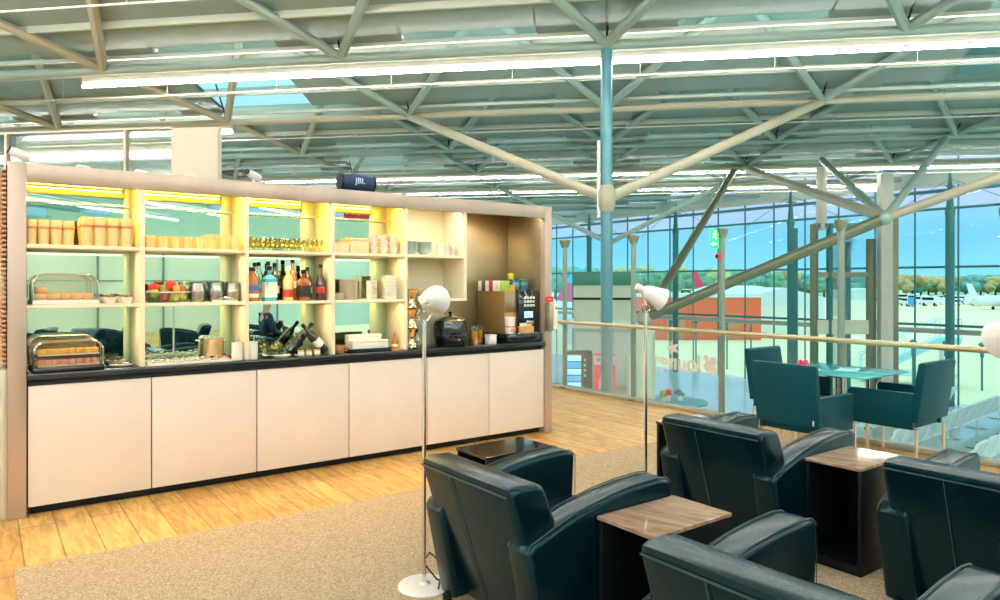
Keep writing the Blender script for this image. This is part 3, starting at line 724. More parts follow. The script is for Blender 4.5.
# ---------------------------------------------------------------- things on the bar's top
t = thing('bluetooth_speaker', 'dark blue barrel-shaped portable speaker lying on top of the bar', 'speaker', (2.56, 5.52, 2.27))
t.scale = (1.14, 1.14, 1.14)
q = MB(); mt = Matrix.Rotation(R(90), 4, 'Y')
q.lathe([(0, -.135), (.045, -.135), (.060, -.12), (.066, -.06), (.068, 0), (.066, .06), (.060, .12), (.045, .135), (0, .135)], (0, 0, .070), 22, mt); q.build('body', 'navy', t)
for s in (-1, 1):
    q = MB(); q.lathe([(.052, 0), (.063, .002), (.063, .014), (.052, .016)], (s * .128 - .008, 0, .07), 22, mt); q.build('end_ring', 'dark', t)
text('lettering', 'JBL', .06, 'lilac_text', face_mat((0, -.071, .072)), t, .002)
q = MB(); q.box(-.06, .06, -.03, .03, 0, .008, b=.002); q.build('foot', 'dark', t)
def spotcam(x, y, rz, lab):
    t = thing('security_camera', lab, 'camera', (x, y, 2.27), rz)
    q = MB(); q.lathe([(.035, 0), (.035, .01), (.012, .015), (.012, .035), (0, .035)], n=14); q.build('base', 'white', t)
    q = MB(); q.lathe([(0, -.06), (.026, -.06), (.031, -.05), (.031, .03), (.022, .05), (0, .052)], (0, 0, .062), 16, Matrix.Rotation(R(-70), 4, 'Y')); q.build('body', 'white', t)
    q = MB(); q.lathe([(0, 0), (.024, 0), (.024, .006), (0, .006)], (-.054, 0, .082), 14, Matrix.Rotation(R(-70), 4, 'Y')); q.build('lens', 'dark', t)
    q = MB(); q.path([(.03, 0, .04), (.07, .01, .03), (.1, 0, .01), (.16, .01, .008)], .004, 6); q.build('cable', 'white', t)
spotcam(.20, 5.50, 10, 'small white camera head on the bar top above the copper louvres')
spotcam(1.70, 5.52, 20, 'small white camera head on the bar top between the louvres and the blue speaker')
for i, x in enumerate((.56, .92, 1.26)):
    q = MB(); q.path([(x - .05, 5.6, 2.275), (x - .02, 5.6, 2.305), (x + .03, 5.6, 2.300), (x + .09, 5.6, 2.275)], .008, 6)
    tag(q.build('cable_loop', 'white'), ['white cable hump on the bar top nearest the louvred end', 'white cable hump on the bar top over the first divider', 'white cable hump on the bar top near the second camera'][i], 'cable')

# ---------------------------------------------------------------- glassware / food
def tall_glass(lab, cat='glass'):
    t = thing('tall_glass', lab, cat, (0, 0, 0))
    q = MB(); q.lathe([(.030, 0), (.031, .01), (.030, .02), (.036, .14), (.034, .185), (.0325, .185), (.0340, .14), (.028, .025), (0, .022)], n=14); q.build('bowl', 'frost', t)
    q = MB(); q.lathe([(.0372, .118), (.0372, .134)], n=14); q.build('mark_band', 'terracotta', t)
    return t
glass_m = mat('frost', (.98, .80, .36), .25, spec=.6)  # yellow of the shelf lighting is put into the glass colour
b_ = M['frost'].node_tree.nodes['Principled BSDF']; b_.inputs['Alpha'].default_value = .80
p0 = None
for i, x in enumerate([.285, .36, .435, .51]):
    for r_ in range(2):
        lab = ('pale tall beer glass standing in the left group on the top shelf, front row' if r_ == 0 else 'pale tall beer glass in the left group on the top shelf, row by the mirror')
        g = 'left group of tall glasses, ' + ('front' if r_ == 0 else 'back')
        if p0 is None: p0 = tall_glass(lab); o = p0; o['group'] = g
        else: o = dup(p0, (0, 0, 0), 0, lab, g)
        o.location = (x * .93, 5.50 + r_ * .12, Z2s); o.scale = (1, 1, .88)
for i, x in enumerate([.575, .655, .735, .815]):
    for r_ in range(2):
        o = dup(p0, (x + .0, 5.47 + r_ * .14, Z2s), 0, 'tall emblem-printed beer glass in the right group, top shelf, ' + ('front row' if r_ == 0 else 'row by the mirror'), 'right group of tall glasses, ' + ('front' if r_ == 0 else 'back'), (1.12, 1.12, 1.05))
# low tumblers bay 2
tm = thing('tumbler', 'x', 'glass', (0, 0, 0)); q = MB(); q.lathe([(.030, 0), (.038, .085), (.036, .085), (.028, .01), (0, .01)], n=14); q.build('bowl', 'frost', tm)
n_ = 0
for i in range(8):
    for r_ in range(2):
        lab = 'low tumbler on the top shelf above the fruit bowl, ' + ('front row' if r_ == 0 else 'row by the mirror'); g = 'low tumblers above the fruit, ' + ('front' if r_ == 0 else 'back')
        o = tm if n_ == 0 else dup(tm, (0, 0, 0), 0); n_ += 1
        o['label'] = lab; o['group'] = g; o.location = (.97 + i * .083, 5.49 + r_ * .13, Z2s); o.scale = (1, 1, 1.0 + (.25 if i > 4 else 0))
# stem glasses bay 3
sg_ = thing('stem_glass', 'x', 'glass', (0, 0, 0)); q = MB(); q.lathe([(.028, 0), (.028, .003), (.004, .006), (.004, .05), (.022, .07), (.028, .10), (.024, .13), (.023, .13), (.026, .10), (.02, .072), (0, .06)], n=14); q.build('bowl', 'glass_amber', sg_)
n_ = 0
for i in range(8):
    for r_ in range(2):
        lab = 'small stemmed glass on the top shelf above the spirit bottles, ' + ('front row' if r_ == 0 else 'row by the mirror'); g = 'stemmed glasses above the bottles, ' + ('front' if r_ == 0 else 'back')
        o = sg_ if n_ == 0 else dup(sg_, (0, 0, 0), 0); n_ += 1
        o['label'] = lab; o['group'] = g; o.location = (1.69 + i * .076, 5.49 + r_ * .12, Z2s); o.scale = (1, 1, .8)
# paper boxes / bowls bay 4 top
def nbox(name, lab, cat, x, y, z, sx, sy, sz, m, grp=None, bev=.006, rz=0):
    t = thing(name, lab, cat, (x, y, z), rz, grp)
    q = MB(); q.box(-sx / 2, sx / 2, -sy / 2, sy / 2, 0, sz * .8, b=bev); q.build('box_body', m, t)
    q = MB(); q.box(-sx / 2 - .002, sx / 2 + .002, -sy / 2 - .002, sy / 2 + .002, sz * .8, sz, b=min(bev, sz * .08)); q.build('lid', m, t); return t
nbox('napkin_box', 'low cream napkin box at the left of the fourth top shelf', 'box', 2.405, 5.56, Z2s, .13, .2, .09, 'cream_paper')
nbox('napkin_box', 'larger cream napkin box beside the stacked cups on the top shelf', 'box', 2.565, 5.57, Z2s, .17, .22, .125, 'cream_paper')
def cup(name='cup'):
    t = thing(name, 'x', 'cup', (0, 0, 0))
    q = MB(); q.lathe([(.024, 0), (.03, .01), (.040, .05), (.042, .062), (.039, .062), (.036, .05), (.02, .012), (0, .010)], n=16); q.build('bowl', 'porcelain', t)
    q = MB(); q.path([(.038, 0, .052), (.06, 0, .048), (.062, 0, .028), (.036, 0, .02)], .005, 6); q.build('handle', 'porcelain', t); return t
cp = cup(); n_ = 0
for i in range(3):
    for k in range(3):
        lab = 'white handled cup beside the cream boxes, ' + ['bottom', 'middle', 'top'][k] + ' of ' + ['the left stack', 'the middle stack', 'the right stack'][i]
        o = cp if n_ == 0 else dup(cp, (0, 0, 0)); n_ += 1
        o['label'] = lab; o['group'] = 'stacked cups on the fourth top shelf'; o.location = (2.715 + i * .095, 5.52, Z2s + .052 * k); o.rotation_euler = (0, 0, R(-50 + i * 20))
# bay 5 top: grey bowls and mugs
bw = thing('bowl', 'x', 'bowl', (0, 0, 0)); q = MB(); q.lathe([(.03, 0), (.035, .008), (.07, .04), (.075, .045), (.07, .045), (.03, .012), (0, .01)], n=18); q.build('bowl_body', 'seat_grey', bw)
n_ = 0
for i in range(2):
    for k in range(5):
        o = bw if n_ == 0 else dup(bw, (0, 0, 0)); n_ += 1
        o['label'] = 'grey cereal bowl on the shelf above the soup kettle, ' + ['bottom', 'second', 'third', 'fourth', 'top'][k] + ' of ' + ['the left stack', 'the right stack'][i]; o['group'] = 'stacked grey bowls'; o.location = (3.09 + i * .15, 5.55, Z2s + k * .019)
mg = thing('mug', 'x', 'mug', (0, 0, 0)); q = MB(); q.lathe([(.034, 0), (.037, .01), (.038, .10), (.034, .10), (.034, .012), (0, .012)], n=18); q.build('mug_body', 'porcelain', mg)
q = MB(); q.path([(.036, 0, .085), (.062, 0, .08), (.064, 0, .035), (.036, 0, .025)], .006, 6); q.build('handle', 'porcelain', mg)
for i in range(3):
    o = mg if i == 0 else dup(mg, (0, 0, 0)); o['label'] = 'tall white mug beside the grey bowls, ' + ['nearest the bowls', 'middle of three', 'nearest the divider'][i]; o['group'] = 'white mugs on the top shelf'; o.location = (3.375 + i * .073, 5.50 + .02 * i, Z2s); o.rotation_euler = (0, 0, R(-40)); o.scale = (.95, .95, 1.05)

# bay 1 middle: bread tray under a dome
def dome_mesh(lx, ly, h, r=.07, open_=.0):
    q = MB(); pr = []
    for k in range(9): a = R(180 - k * 180 / 8); pr.append((0, 0))
    pts = [(-lx, 0), (-lx, h - r)] + [(-lx + r - r * math.cos(R(a)), h - r + r * math.sin(R(a))) for a in (20, 45, 70, 90)] + [(lx - r + r * math.sin(R(a)), h - r + r * math.cos(R(a))) for a in (0, 20, 45, 70)] + [(lx, h - r), (lx, 0)]
    A = [q.bm.verts.new((x, -ly, z)) for x, z in pts]; B = [q.bm.verts.new((x, ly, z)) for x, z in pts]
    q.bm.faces.new(A); q.bm.faces.new(B[::-1])
    for i in range(len(pts) - 1): q.bm.faces.new((A[i], B[i], B[i + 1], A[i + 1]))
    return q, pts
t = thing('bread_tray', 'white bread tray under a clear arched cover on the middle shelf', 'food tray', (.46, 5.58, Z1s))
q = MB(); q.box(-.19, .19, -.14, .14, 0, .03, b=.008); q.build('tray', 'porcelain', t)
q, pts = dome_mesh(.185, .13, .17); c = q.build('cover', 'glass_dome', t); c.location = (0, 0, .03)
q = MB()
for y in (-.13, .13): q.path([(x, y, z + .03) for x, z in pts], .004, 6)
q.build('cover_rim', 'chrome', t)
foods = [(.29, 5.54, .045, 'cheese', 1), (.36, 5.55, .042, 'bun', .75), (.335, 5.62, .05, 'cheese', .8), (.30, 5.56, .04, 'cheese', .7)]
pos = [(.315, 5.53, 0), (.39, 5.52, 1), (.455, 5.53, 1), (.52, 5.52, 1), (.585, 5.53, 1), (.34, 5.61, 0), (.42, 5.62, 1), (.50, 5.62, 1), (.57, 5.62, 1), (.325, 5.57, 2)]
bn = thing('bread_roll', 'x', 'bread', (0, 0, 0)); q = MB(); q.ball((0, 0, .018), .033, 2, (1.1, .85, .6), .03); q.build('crust', 'bun', bn)
for i, (x, y, k) in enumerate(pos):
    o = bn if i == 0 else dup(bn, (0, 0, 0)); o.location = (x, y, Z1s + .03 + (.04 if k == 2 else 0)); o['label'] = 'golden brown bread roll under the clear arched cover' ; o['group'] = 'rolls under the arched cover'
    if k != 1: o.scale = (1.15, 1.15, 1.2)
# small white bowls
wb = thing('snack_bowl', 'x', 'bowl', (0, 0, 0)); q = MB(); q.lathe([(.025, 0), (.045, .03), (.048, .045), (.044, .045), (.025, .01), (0, .01)], n=16); q.build('bowl_body', 'porcelain', wb)
q = MB()
for j in range(9): q.ball((random.uniform(-.025, .025), random.uniform(-.025, .025), .042 + random.uniform(0, .012)), .010, 1)
q.build('snacks', 'nuts', wb)
for i, (x, y) in enumerate(((.715, 5.48), (.82, 5.47), (.71, 5.62), (.81, 5.62))):
    o = wb if i == 0 else dup(wb, (0, 0, 0)); o.location = (x, y, Z1s); o['label'] = 'small white snack bowl right of the covered bread, ' + ['front and next to the tray', 'front and next to the divider', 'behind, next to the tray', 'behind, next to the divider'][i]; o['group'] = 'small snack bowls'
# bay 1 counter: big domed cold-cut case + smaller one behind
def domed_case(x, y, lx, ly, h, lab):
    t = thing('display_case', lab, 'food display', (x, y, Z0))
    q = MB(); q.box(-lx - .01, lx + .01, -ly, ly, 0, .035, b=.012); q.build('base', 'black_gloss', t)
    q, pts = dome_mesh(lx, ly - .01, h, .065); c = q.build('cover', 'glass_dome', t); c.location = (0, 0, .035)
    q = MB()
    for yy in (-ly + .01, ly - .01): q.path([(a, yy, b + .035) for a, b in pts], .004, 6)
    q.build('cover_rim', 'chrome', t)
    q = MB(); q.box(-lx + .02, lx - .02, -ly + .02, ly - .02, .035, .045); q.build('tray', 'cream_paper', t)
    q = MB(); q.box(-lx + .02, lx - .02, -ly + .03, ly - .02, .104, .114); q.build('upper_tray', 'porcelain', t)
domed_case(.475, 5.50, .195, .075, .165, 'black-based clear case of cheese and ham at the front of the counter')
domed_case(.455, 5.68, .19, .08, .19, 'black-based clear case standing behind the front case against the mirror')
sl = thing('food_slice', 'x', 'food', (0, 0, 0)); q = MB(); q.lathe([(0, 0), (.032, 0), (.034, .006), (.03, .014), (0, .016)], n=12, sy=.7); q.build('slice_body', 'ham', sl)
for lv in range(2):
    for i in range(8):
        o = sl if (lv == 0 and i == 0) else dup(sl, (0, 0, 0)); o.location = (.325 + i * .043, 5.485, Z0 + (.046 if lv == 0 else .115) ); o.rotation_euler = (R(0), 0, R(i * 13)); o.scale = (1, 1, 2.2)
        o['label'] = ('slice of ham on the lower tray inside the front case' if lv == 0 else 'slice of cheese on the upper tray inside the front case'); o['group'] = 'ham slices' if lv == 0 else 'cheese slices'
        if lv:
            for c in [x for x in bpy.data.objects if x.parent == o]: c.data = c.data.copy(); c.data.materials[0] = M['cheese']
t = thing('serving_plate', 'white plate with wrapped butter portions at the first divider', 'plate', (.79, 5.52, Z0))
q = MB(); q.lathe([(.04, 0), (.075, .012), (.078, .016), (.04, .006), (0, .006)], n=24); q.build('plate_body', 'porcelain', t)
for i in range(8):
    a = i * .9; p = thing('butter_portion', 'foil-wrapped butter portion on the white plate by the first divider', 'butter', (.79 + .035 * math.cos(a), 5.52 + .035 * math.sin(a), Z0 + .008 + .01 * (i % 2)), i * 40, 'butter portions')
    q = MB(); q.box(-.014, .014, -.010, .010, 0, .010, b=.002); q.build('foil', ['gold_chrome', 'white', 'chrome'][i % 3], p)
t = thing('serving_plate', 'white plate of dark olives near the mirror at the first divider', 'plate', (.78, 5.68, Z0))
q = MB(); q.lathe([(.04, 0), (.07, .03), (.072, .034), (.04, .01), (0, .01)], n=24); q.build('plate_body', 'porcelain', t)
q = MB()
for j in range(16): q.ball((random.uniform(-.04, .04), random.uniform(-.04, .04), .035 + random.uniform(0, .02)), .011, 1)
q.build('olives', 'olive_dark', t)

# bay 2 middle: fruit bowl, jars
t = thing('fruit_bowl', 'oval glass fruit bowl filled with apples and lemons on the middle shelf', 'bowl', (1.10, 5.58, Z1s))
q = MB(); q.lathe([(.06, 0), (.12, .02), (.14, .05), (.15, .075), (.145, .075), (.115, .025), (.05, .008), (0, .008)], n=24, sy=.75); q.build('bowl_body', 'glass_clear', t)
q = MB(); q.lathe([(.142, .070), (.158, .074), (.158, .080), (.142, .080)], n=24, sy=.75); q.build('bowl_rim', 'porcelain', t)
fp = {}
def fruit(kind, m, lab, x, y, z, r, grp=None):
    if kind not in fp:
        o = thing(kind, lab, 'fruit', (x, y, z)); q = MB(); q.lathe([(0, .10), (.3, .02), (.8, .25), (1, .9), (.85, 1.5), (.45, 1.75), (0, 1.55)], n=14); q.build('skin', m, o)
        q = MB(); q.tube((0, 0, 1.5), (.05, 0, 1.95), .05, 6); q.build('stem', 'bark', o); fp[kind] = o
    else: o = dup(fp[kind], (x, y, z), 0, lab)
    o.scale = (r, r, r)
    if grp: o['group'] = grp
fruit('red_apple', 'apple_red', 'red apple on top of the fruit bowl, middle of the pile', 1.12, 5.56, Z1s + .088, .040)
fruit('red_apple', 'apple_red', 'red apple low in the fruit bowl seen through the glass', 1.07, 5.52, Z1s + .010, .036)
fruit('red_apple', 'apple_red', 'red apple on top of the fruit bowl nearest the first divider', 1.01, 5.59, Z1s + .075, .036)
fruit('green_apple', 'apple_green', 'green apple at the left end of the fruit bowl', 1.005, 5.54, Z1s + .035, .034)
fruit('green_apple', 'apple_green', 'green apple at the back of the fruit bowl', 1.09, 5.64, Z1s + .07, .034)
fruit('lemon', 'lemon', 'yellow lemon low in the fruit bowl beside the red apple', 1.135, 5.52, Z1s + .010, .034)
fruit('lemon', 'lemon', 'yellow lemon at the right end of the fruit bowl', 1.195, 5.55, Z1s + .018, .032)
fruit('orange', 'orange_fruit', 'small orange on the rim of the fruit bowl in front', 1.145, 5.51, Z1s + .078, .026)
fruit('plum', 'nuts', 'dark plum on the right side of the fruit pile', 1.20, 5.60, Z1s + .065, .034)
def jar(x, m, lab, tilt=0):
    t = thing('storage_jar', lab, 'jar', (x, 5.58, Z1s))
    q = MB(); q.lathe([(.045, 0), (.062, .01), (.066, .06), (.062, .10), (.05, .125), (.05, .14), (.046, .14), (.056, .1), (.06, .06), (.05, .01), (0, .008)], n=20); q.build('jar_body', 'glass_dome', t)
    q = MB(); q.lathe([(0, .012), (.05, .012), (.057, .06), (.05, .085), (.02, .095), (0, .09)], n=18); q.build('contents', m, t)
    q = MB(); q.lathe([(0, .142), (.045, .142), (.05, .148), (.035, .158), (0, .16)], n=20); q.build('lid', 'glass_dome', t)
    q = MB(); q.path([(.053 * math.cos(a), .053 * math.sin(a), .14) for a in [k * .524 for k in range(13)]], .003, 5); q.build('clip_ring', 'chrome', t)
jar(1.305, 'nuts', 'glass jar of dark nuts next to the fruit bowl'); jar(1.437, 'nuts', 'glass jar of dark nuts in the middle of three jars'); jar(1.560, 'cookie', 'glass jar of pale biscuits next to the bottle shelf')
t = thing('serving_dish', 'small white dish with tongs in front of the jars', 'dish', (1.47, 5.46, Z1s))
q = MB(); q.box(-.09, .09, -.028, .028, 0, .014, b=.005); q.build('dish_body', 'porcelain', t)
q = MB(); q.path([(-.07, 0, .018), (0, .008, .035), (.08, 0, .018)], .004, 6); q.path([(-.07, 0, .018), (0, -.008, .035), (.08, -.01, .018)], .004, 6); q.build('tongs', 'chrome', t)
# bay 2 counter: cutlery trays, steel pot
for k, (y, lab) in enumerate(((5.48, 'long white cutlery tray at the front of the counter below the fruit'), (5.63, 'long white cutlery tray behind the front one against the mirror'))):
    t = thing('cutlery_tray', lab, 'tray', (1.23, y, Z0)); q = MB(); q.box(-.28, .28 - k * .0, -.06, .06, 0, .012, b=.003); q.box(-.28, .28, -.065, -.058, 0, .018); q.box(-.28, .28, .058, .065, 0, .018); q.box(-.285, -.278, -.06, .06, 0, .018); q.box(.278, .285, -.06, .06, 0, .018)
    q.build('tray_body', 'porcelain', t)
cut = thing('spoon', 'x', 'cutlery', (0, 0, 0)); q = MB(); q.box(-.055, .02, -.004, .004, 0, .004, b=.001); q.ball((.04, 0, .004), .02, 1, (1, .6, .25)); q.build('blade', 'chrome', cut)
for i in range(26):
    o = cut if i == 0 else dup(cut, (0, 0, 0)); k = i % 2
    o.location = (.98 + (i // 2) * .037, 5.48 + .15 * k, Z0 + .016 + .006 * (i % 3)); o.rotation_euler = (0, R(-8), R(60 + random.uniform(-15, 15)))
    o['label'] = 'steel spoon lying in the ' + ('front' if k == 0 else 'rear') + ' white cutlery tray'; o['group'] = 'spoons in the ' + ('front' if k == 0 else 'rear') + ' tray'
for i, (x, m_, lab) in enumerate(((1.485, 'red', 'red-handled knife at the end of the front cutlery tray'), (1.44, 'apple_green', 'green-handled knife in the front cutlery tray'), (1.39, 'dark', 'black-handled knife in the front cutlery tray'))):
    t = thing('knife', lab, 'cutlery', (x, 5.47, Z0 + .034), 60); q = MB(); q.box(-.05, .0, -.008, .008, 0, .010, b=.003); q.build('handle', m_, t); q = MB(); q.box(0, .06, -.006, .006, .003, .006); q.build('blade', 'chrome', t)
t = thing('steel_pot', 'brushed steel cooking pot standing by the mirror right of the cutlery', 'pot', (1.45, 5.70, Z0 + .0))
q = MB(); q.lathe([(0, 0), (.068, 0), (.070, .004), (.070, .15), (.073, .153), (.070, .156), (0, .156)], n=26); q.build('pot_body', 'brushed_gold', t)
q = MB(); q.lathe([(0, .156), (.068, .156), (.06, .166), (0, .17)], n=26); q.build('lid', 'chrome', t)
for s in (-1, 1): q = MB(); q.path([(s * .07, -.02, .13), (s * .09, -.02, .13), (s * .09, .02, .13), (s * .07, .02, .13)], .004, 6); q.build('handle', 'chrome', t)
for i, (x, m_, lab) in enumerate(((1.575, 'porcelain', 'cream ceramic utensil holder left of the second divider'), (1.685, 'pavilion_light', 'pale green ceramic utensil holder right of the second divider'))):
    t = thing('utensil_holder', lab, 'container', (x - .01, 5.475 , Z0)); q = MB(); q.lathe([(0, 0), (.042, 0), (.043, .006), (.043, .135), (.040, .135), (.040, .01), (0, .01)], n=22); q.build('pot_body', m_, t)
    q = MB(); q.tube((0, 0, .012), (.02, .01, .16), .004, 6); q.tube((0, 0, .012), (-.02, .0, .155), .004, 6); q.build('utensil', 'chrome', t)

# bay 3 middle: bottles
def bottle(x, y, z, prof, m, lab, capm='dark', lm=None, lz=(0, 0), lr=0, name='liquor_bottle', sq=False, rot=None):
    t = thing(name, lab, 'bottle', (x, y, z)); n = 16
    q = MB(); q.lathe(prof, n=(4 if sq else n)); 
    if sq:
        for v in q.bm.verts: v.co = Matrix.Rotation(R(45), 3, 'Z') @ v.co
        bmesh.ops.bevel(q.bm, geom=[e for e in q.bm.edges if abs((e.verts[0].co - e.verts[1].co).z) > .03], offset=.010, segments=2, affect='EDGES')
    q.build('glass_body', m, t)
    r, h = prof[-1][0] or prof[-2][0], prof[-1][1]
    q = MB(); q.lathe([(r * 1.12, h - .028), (r * 1.12, h + .004), (0, h + .005)], n=12); q.build('cap', capm, t)
    if lm:
        q = MB()
        if sq: s_ = lr; q.box(-s_, s_, -s_ - .0015, -s_, lz[0], lz[1]); q.box(-s_ - .0015, -s_, -s_, s_, lz[0], lz[1])
        else: q.lathe([(lr, lz[0]), (lr, lz[1])], n=16)
        q.build('paper_label', lm, t)
    if rot: t.rotation_euler = rot
    return t
bottle(1.70, 5.53, Z1s, [(0, 0), (.044, 0), (.046, .01), (.046, .13), (.036, .17), (.016, .20), (.016, .26)], 'whisky', 'squat amber whisky bottle with white and blue label at the left of the bottle row', 'dark', 'label_cream', (.03, .06), .0468)
o = [c for c in bpy.data.objects if c.name.startswith('liquor_bottle')][-1]
q = MB(); q.lathe([(.0468, .085), (.0468, .125)], n=16); q.build('paper_label', 'label_blue', o)
bottle(1.83, 5.54, Z1s, [(0, 0), (.064, 0), (.066, .01), (.066, .175), (.03, .205), (.018, .215), (.018, .27)], 'gin_blue', 'square light blue gin bottle with a pale label', 'dark', 'label_cream', (.03, .15), .0475, sq=True)
bottle(1.985, 5.55, Z1s, [(0, 0), (.04, 0), (.042, .01), (.042, .16), (.03, .19), (.015, .21), (.015, .27)], 'rum', 'clear yellow rum bottle with a red label in the middle of the row', 'label_cream', 'label_red', (.03, .09), .043)
bottle(2.10, 5.52, Z1s, [(0, 0), (.058, 0), (.060, .01), (.060, .145), (.03, .185), (.018, .195), (.018, .245)], 'whisky', 'square brown whiskey bottle with a black label', 'dark', 'label_black', (.03, .12), .0435, sq=True)
bottle(2.245, 5.52, Z1s, [(0, 0), (.036, 0), (.038, .01), (.038, .15), (.028, .19), (.014, .215), (.014, .29)], 'brown_glass', 'slim dark brown liqueur bottle nearest the third divider', 'dark', 'label_red', (.06, .11), .039)
bottle(2.06, 5.66, Z1s, [(0, 0), (.036, 0), (.038, .01), (.038, .19), (.025, .23), (.015, .25), (.015, .33)], 'whisky', 'tall amber bottle with black cap behind the square whiskey bottle', 'dark', 'label_cream', (.1, .16), .039)
bottle(1.76, 5.68, Z1s, [(0, 0), (.036, 0), (.038, .01), (.038, .19), (.025, .22), (.015, .25), (.015, .30)], 'glass_clear', 'clear bottle with black cap behind the blue gin', 'dark', 'label_cream', (.06, .12), .039)
bottle(1.92, 5.68, Z1s, [(0, 0), (.036, 0), (.038, .01), (.038, .19), (.025, .22), (.015, .25), (.015, .30)], 'wine_glass_dark', 'dark green bottle behind the blue gin and yellow rum', 'dark', 'label_cream', (.06, .12), .039)
bottle(2.19, 5.67, Z1s, [(0, 0), (.036, 0), (.038, .01), (.038, .17), (.025, .20), (.015, .22), (.015, .27)], 'brown_glass', 'dark bottle at the mirror behind the liqueur bottle', 'dark', 'label_cream', (.06, .11), .039)
bottle(1.86, 5.66, Z1s, [(0, 0), (.034, 0), (.036, .01), (.036, .2), (.025, .24), (.014, .26), (.014, .31)], 'glass_clear', 'clear vodka bottle at the mirror directly behind the gin', 'dark', 'label_blue', (.06, .10), .037)
# bay 3 counter: platter, small jars, wine bottles
t = thing('herb_platter', 'glass platter heaped with olives and herbs below the bottles', 'platter', (1.86, 5.58, Z0))
q = MB(); q.lathe([(.06, 0), (.11, .03), (.115, .04), (.10, .035), (0, .01)], n=24); q.build('platter_body', 'glass_clear', t)
q = MB()
for j in range(38): q.ball((random.uniform(-.09, .09), random.uniform(-.06, .06), .035 + random.uniform(0, .05)), .014, 1)
q.build('heap', 'olive_dark', t)
q = MB()
for j in range(12): q.ball((random.uniform(-.08, .08), random.uniform(-.06, .05), .06 + random.uniform(0, .04)), .012, 1)
q.build('garnish', 'apple_green', t)
t = thing('serving_plate', 'white plate at the counter edge below the herb platter', 'plate', (1.90, 5.46, Z0))
q = MB(); q.lathe([(.035, 0), (.05, .014), (.052, .018), (.03, .008), (0, .008)], n=24, sx=1.4); q.build('plate_body', 'porcelain', t)
for i in range(3):
    x = 2.055 + i * .066; t = thing('jam_jar', 'small jar with dark lid and pale label, ' + ['nearest the white plate', 'middle of the three', 'nearest the leaning bottle'][i], 'jar', (x, 5.455, Z0), 0, 'small jars at the counter edge')
    q = MB(); q.lathe([(0, 0), (.024, 0), (.025, .004), (.025, .045), (.022, .05), (0, .05)], n=16); q.build('jar_body', 'cookie', t)
    q = MB(); q.lathe([(0, .05), (.024, .05), (.024, .062), (0, .062)], n=16); q.build('lid', 'olive_dark', t)
    q = MB(); q.lathe([(.0255, .01), (.0255, .035)], n=16); q.build('paper_label', 'label_cream', t)
wp = [(0, 0), (.036, 0), (.038, .01), (.038, .17), (.030, .20), (.015, .23), (.014, .29)]
bottle(2.27, 5.50, Z0 + .024, wp, 'wine_glass_dark', 'dark wine bottle with cream label leaning back at the third divider', 'dark', 'label_cream', (.06, .13), .0388, 'wine_bottle', rot=(0, R(-40), 0))
bottle(2.02, 5.62, Z0 + .024, wp, 'wine_glass_dark', 'dark wine bottle leaning the other way behind the small jars', 'dark', 'label_black', (.06, .13), .0388, 'wine_bottle', rot=(0, R(40), 0))

# bay 4 middle: plates and cups
pl = thing('plate', 'x', 'plate', (0, 0, 0)); q = MB(); q.lathe([(.05, 0), (.055, .004), (.085, .012), (.086, .015), (.05, .008), (0, .007)], n=24); q.build('plate_body', 'porcelain', pl)
n_ = 0
for i, (x, y, n, sc) in enumerate(((2.40, 5.57, 5, .85), (2.535, 5.62, 16, .95))):
    for k in range(n):
        o = pl if n_ == 0 else dup(pl, (0, 0, 0)); n_ += 1
        o.location = (x + random.uniform(-.002, .002), y, Z1s + k * .0105); o.scale = (sc, sc, 1)
        o['label'] = ('white plate in the low stack at the left of the crockery shelf' if i == 0 else 'white plate in the tall stack on the crockery shelf'); o['group'] = 'low plate stack' if i == 0 else 'tall plate stack'
n_ = 0; sq_ = thing('square_bowl', 'x', 'bowl', (0, 0, 0)); q = MB(); q.box(-.05, .05, -.05, .05, 0, .026, b=.008); q.box(-.055, .055, -.055, .055, .022, .030, b=.003); q.build('bowl_body', 'porcelain', sq_)
for k in range(7):
    o = sq_ if k == 0 else dup(sq_, (0, 0, 0)); o.location = (2.87, 5.52, Z1s + .0295 * k); o.rotation_euler = (0, 0, R(-5)); o['label'] = 'square white bowl in the stack beside the fourth divider, ' + ['bottom', 'second', 'third', 'fourth', 'fifth', 'sixth', 'top'][k]; o['group'] = 'stacked square bowls'
for i in range(2):
    for k in range(3):
        o = dup(mg, (2.68 + i * .075, 5.50 + i * .10, Z1s + .05 * k), -90, 'white mug on the crockery shelf, ' + ['bottom', 'middle', 'top'][k] + ' of the ' + ['front stack', 'back stack'][i], 'stacked mugs on the crockery shelf', (.9, .9, .62))
# bay 4 counter: black tray with napkins
t = thing('serving_tray', 'black tray carrying white napkin boxes on the counter', 'tray', (2.66, 5.54, Z0))
q = MB(); q.box(-.19, .19, -.10, .10, 0, .012, b=.004); q.box(-.19, .19, -.10, -.092, 0, .03); q.box(-.19, .19, .092, .10, 0, .03); q.box(-.19, -.182, -.1, .1, 0, .03); q.box(.182, .19, -.1, .1, 0, .03); q.build('tray_body', 'black_gloss', t)
nbox('napkin_box', 'long white napkin box on the front of the black tray', 'box', 2.665, 5.49, Z0 + .012, .33, .075, .085, 'porcelain')
nbox('napkin_box', 'long white napkin box at the back of the black tray', 'box', 2.655, 5.585, Z0 + .012, .31, .075, .13, 'porcelain')
t = thing('copper_pot', 'small copper pot beside the black tray at the third divider', 'pot', (2.405, 5.50, Z0)); q = MB(); q.lathe([(0, 0), (.035, 0), (.042, .02), (.042, .06), (.045, .064), (.04, .064), (.04, .02), (0, .01)], n=20); q.build('pot_body', 'copper', t)
q = MB(); q.path([(.042, 0, .055), (.06, 0, .05), (.058, 0, .02), (.04, 0, .015)], .004, 6); q.build('handle', 'copper', t)
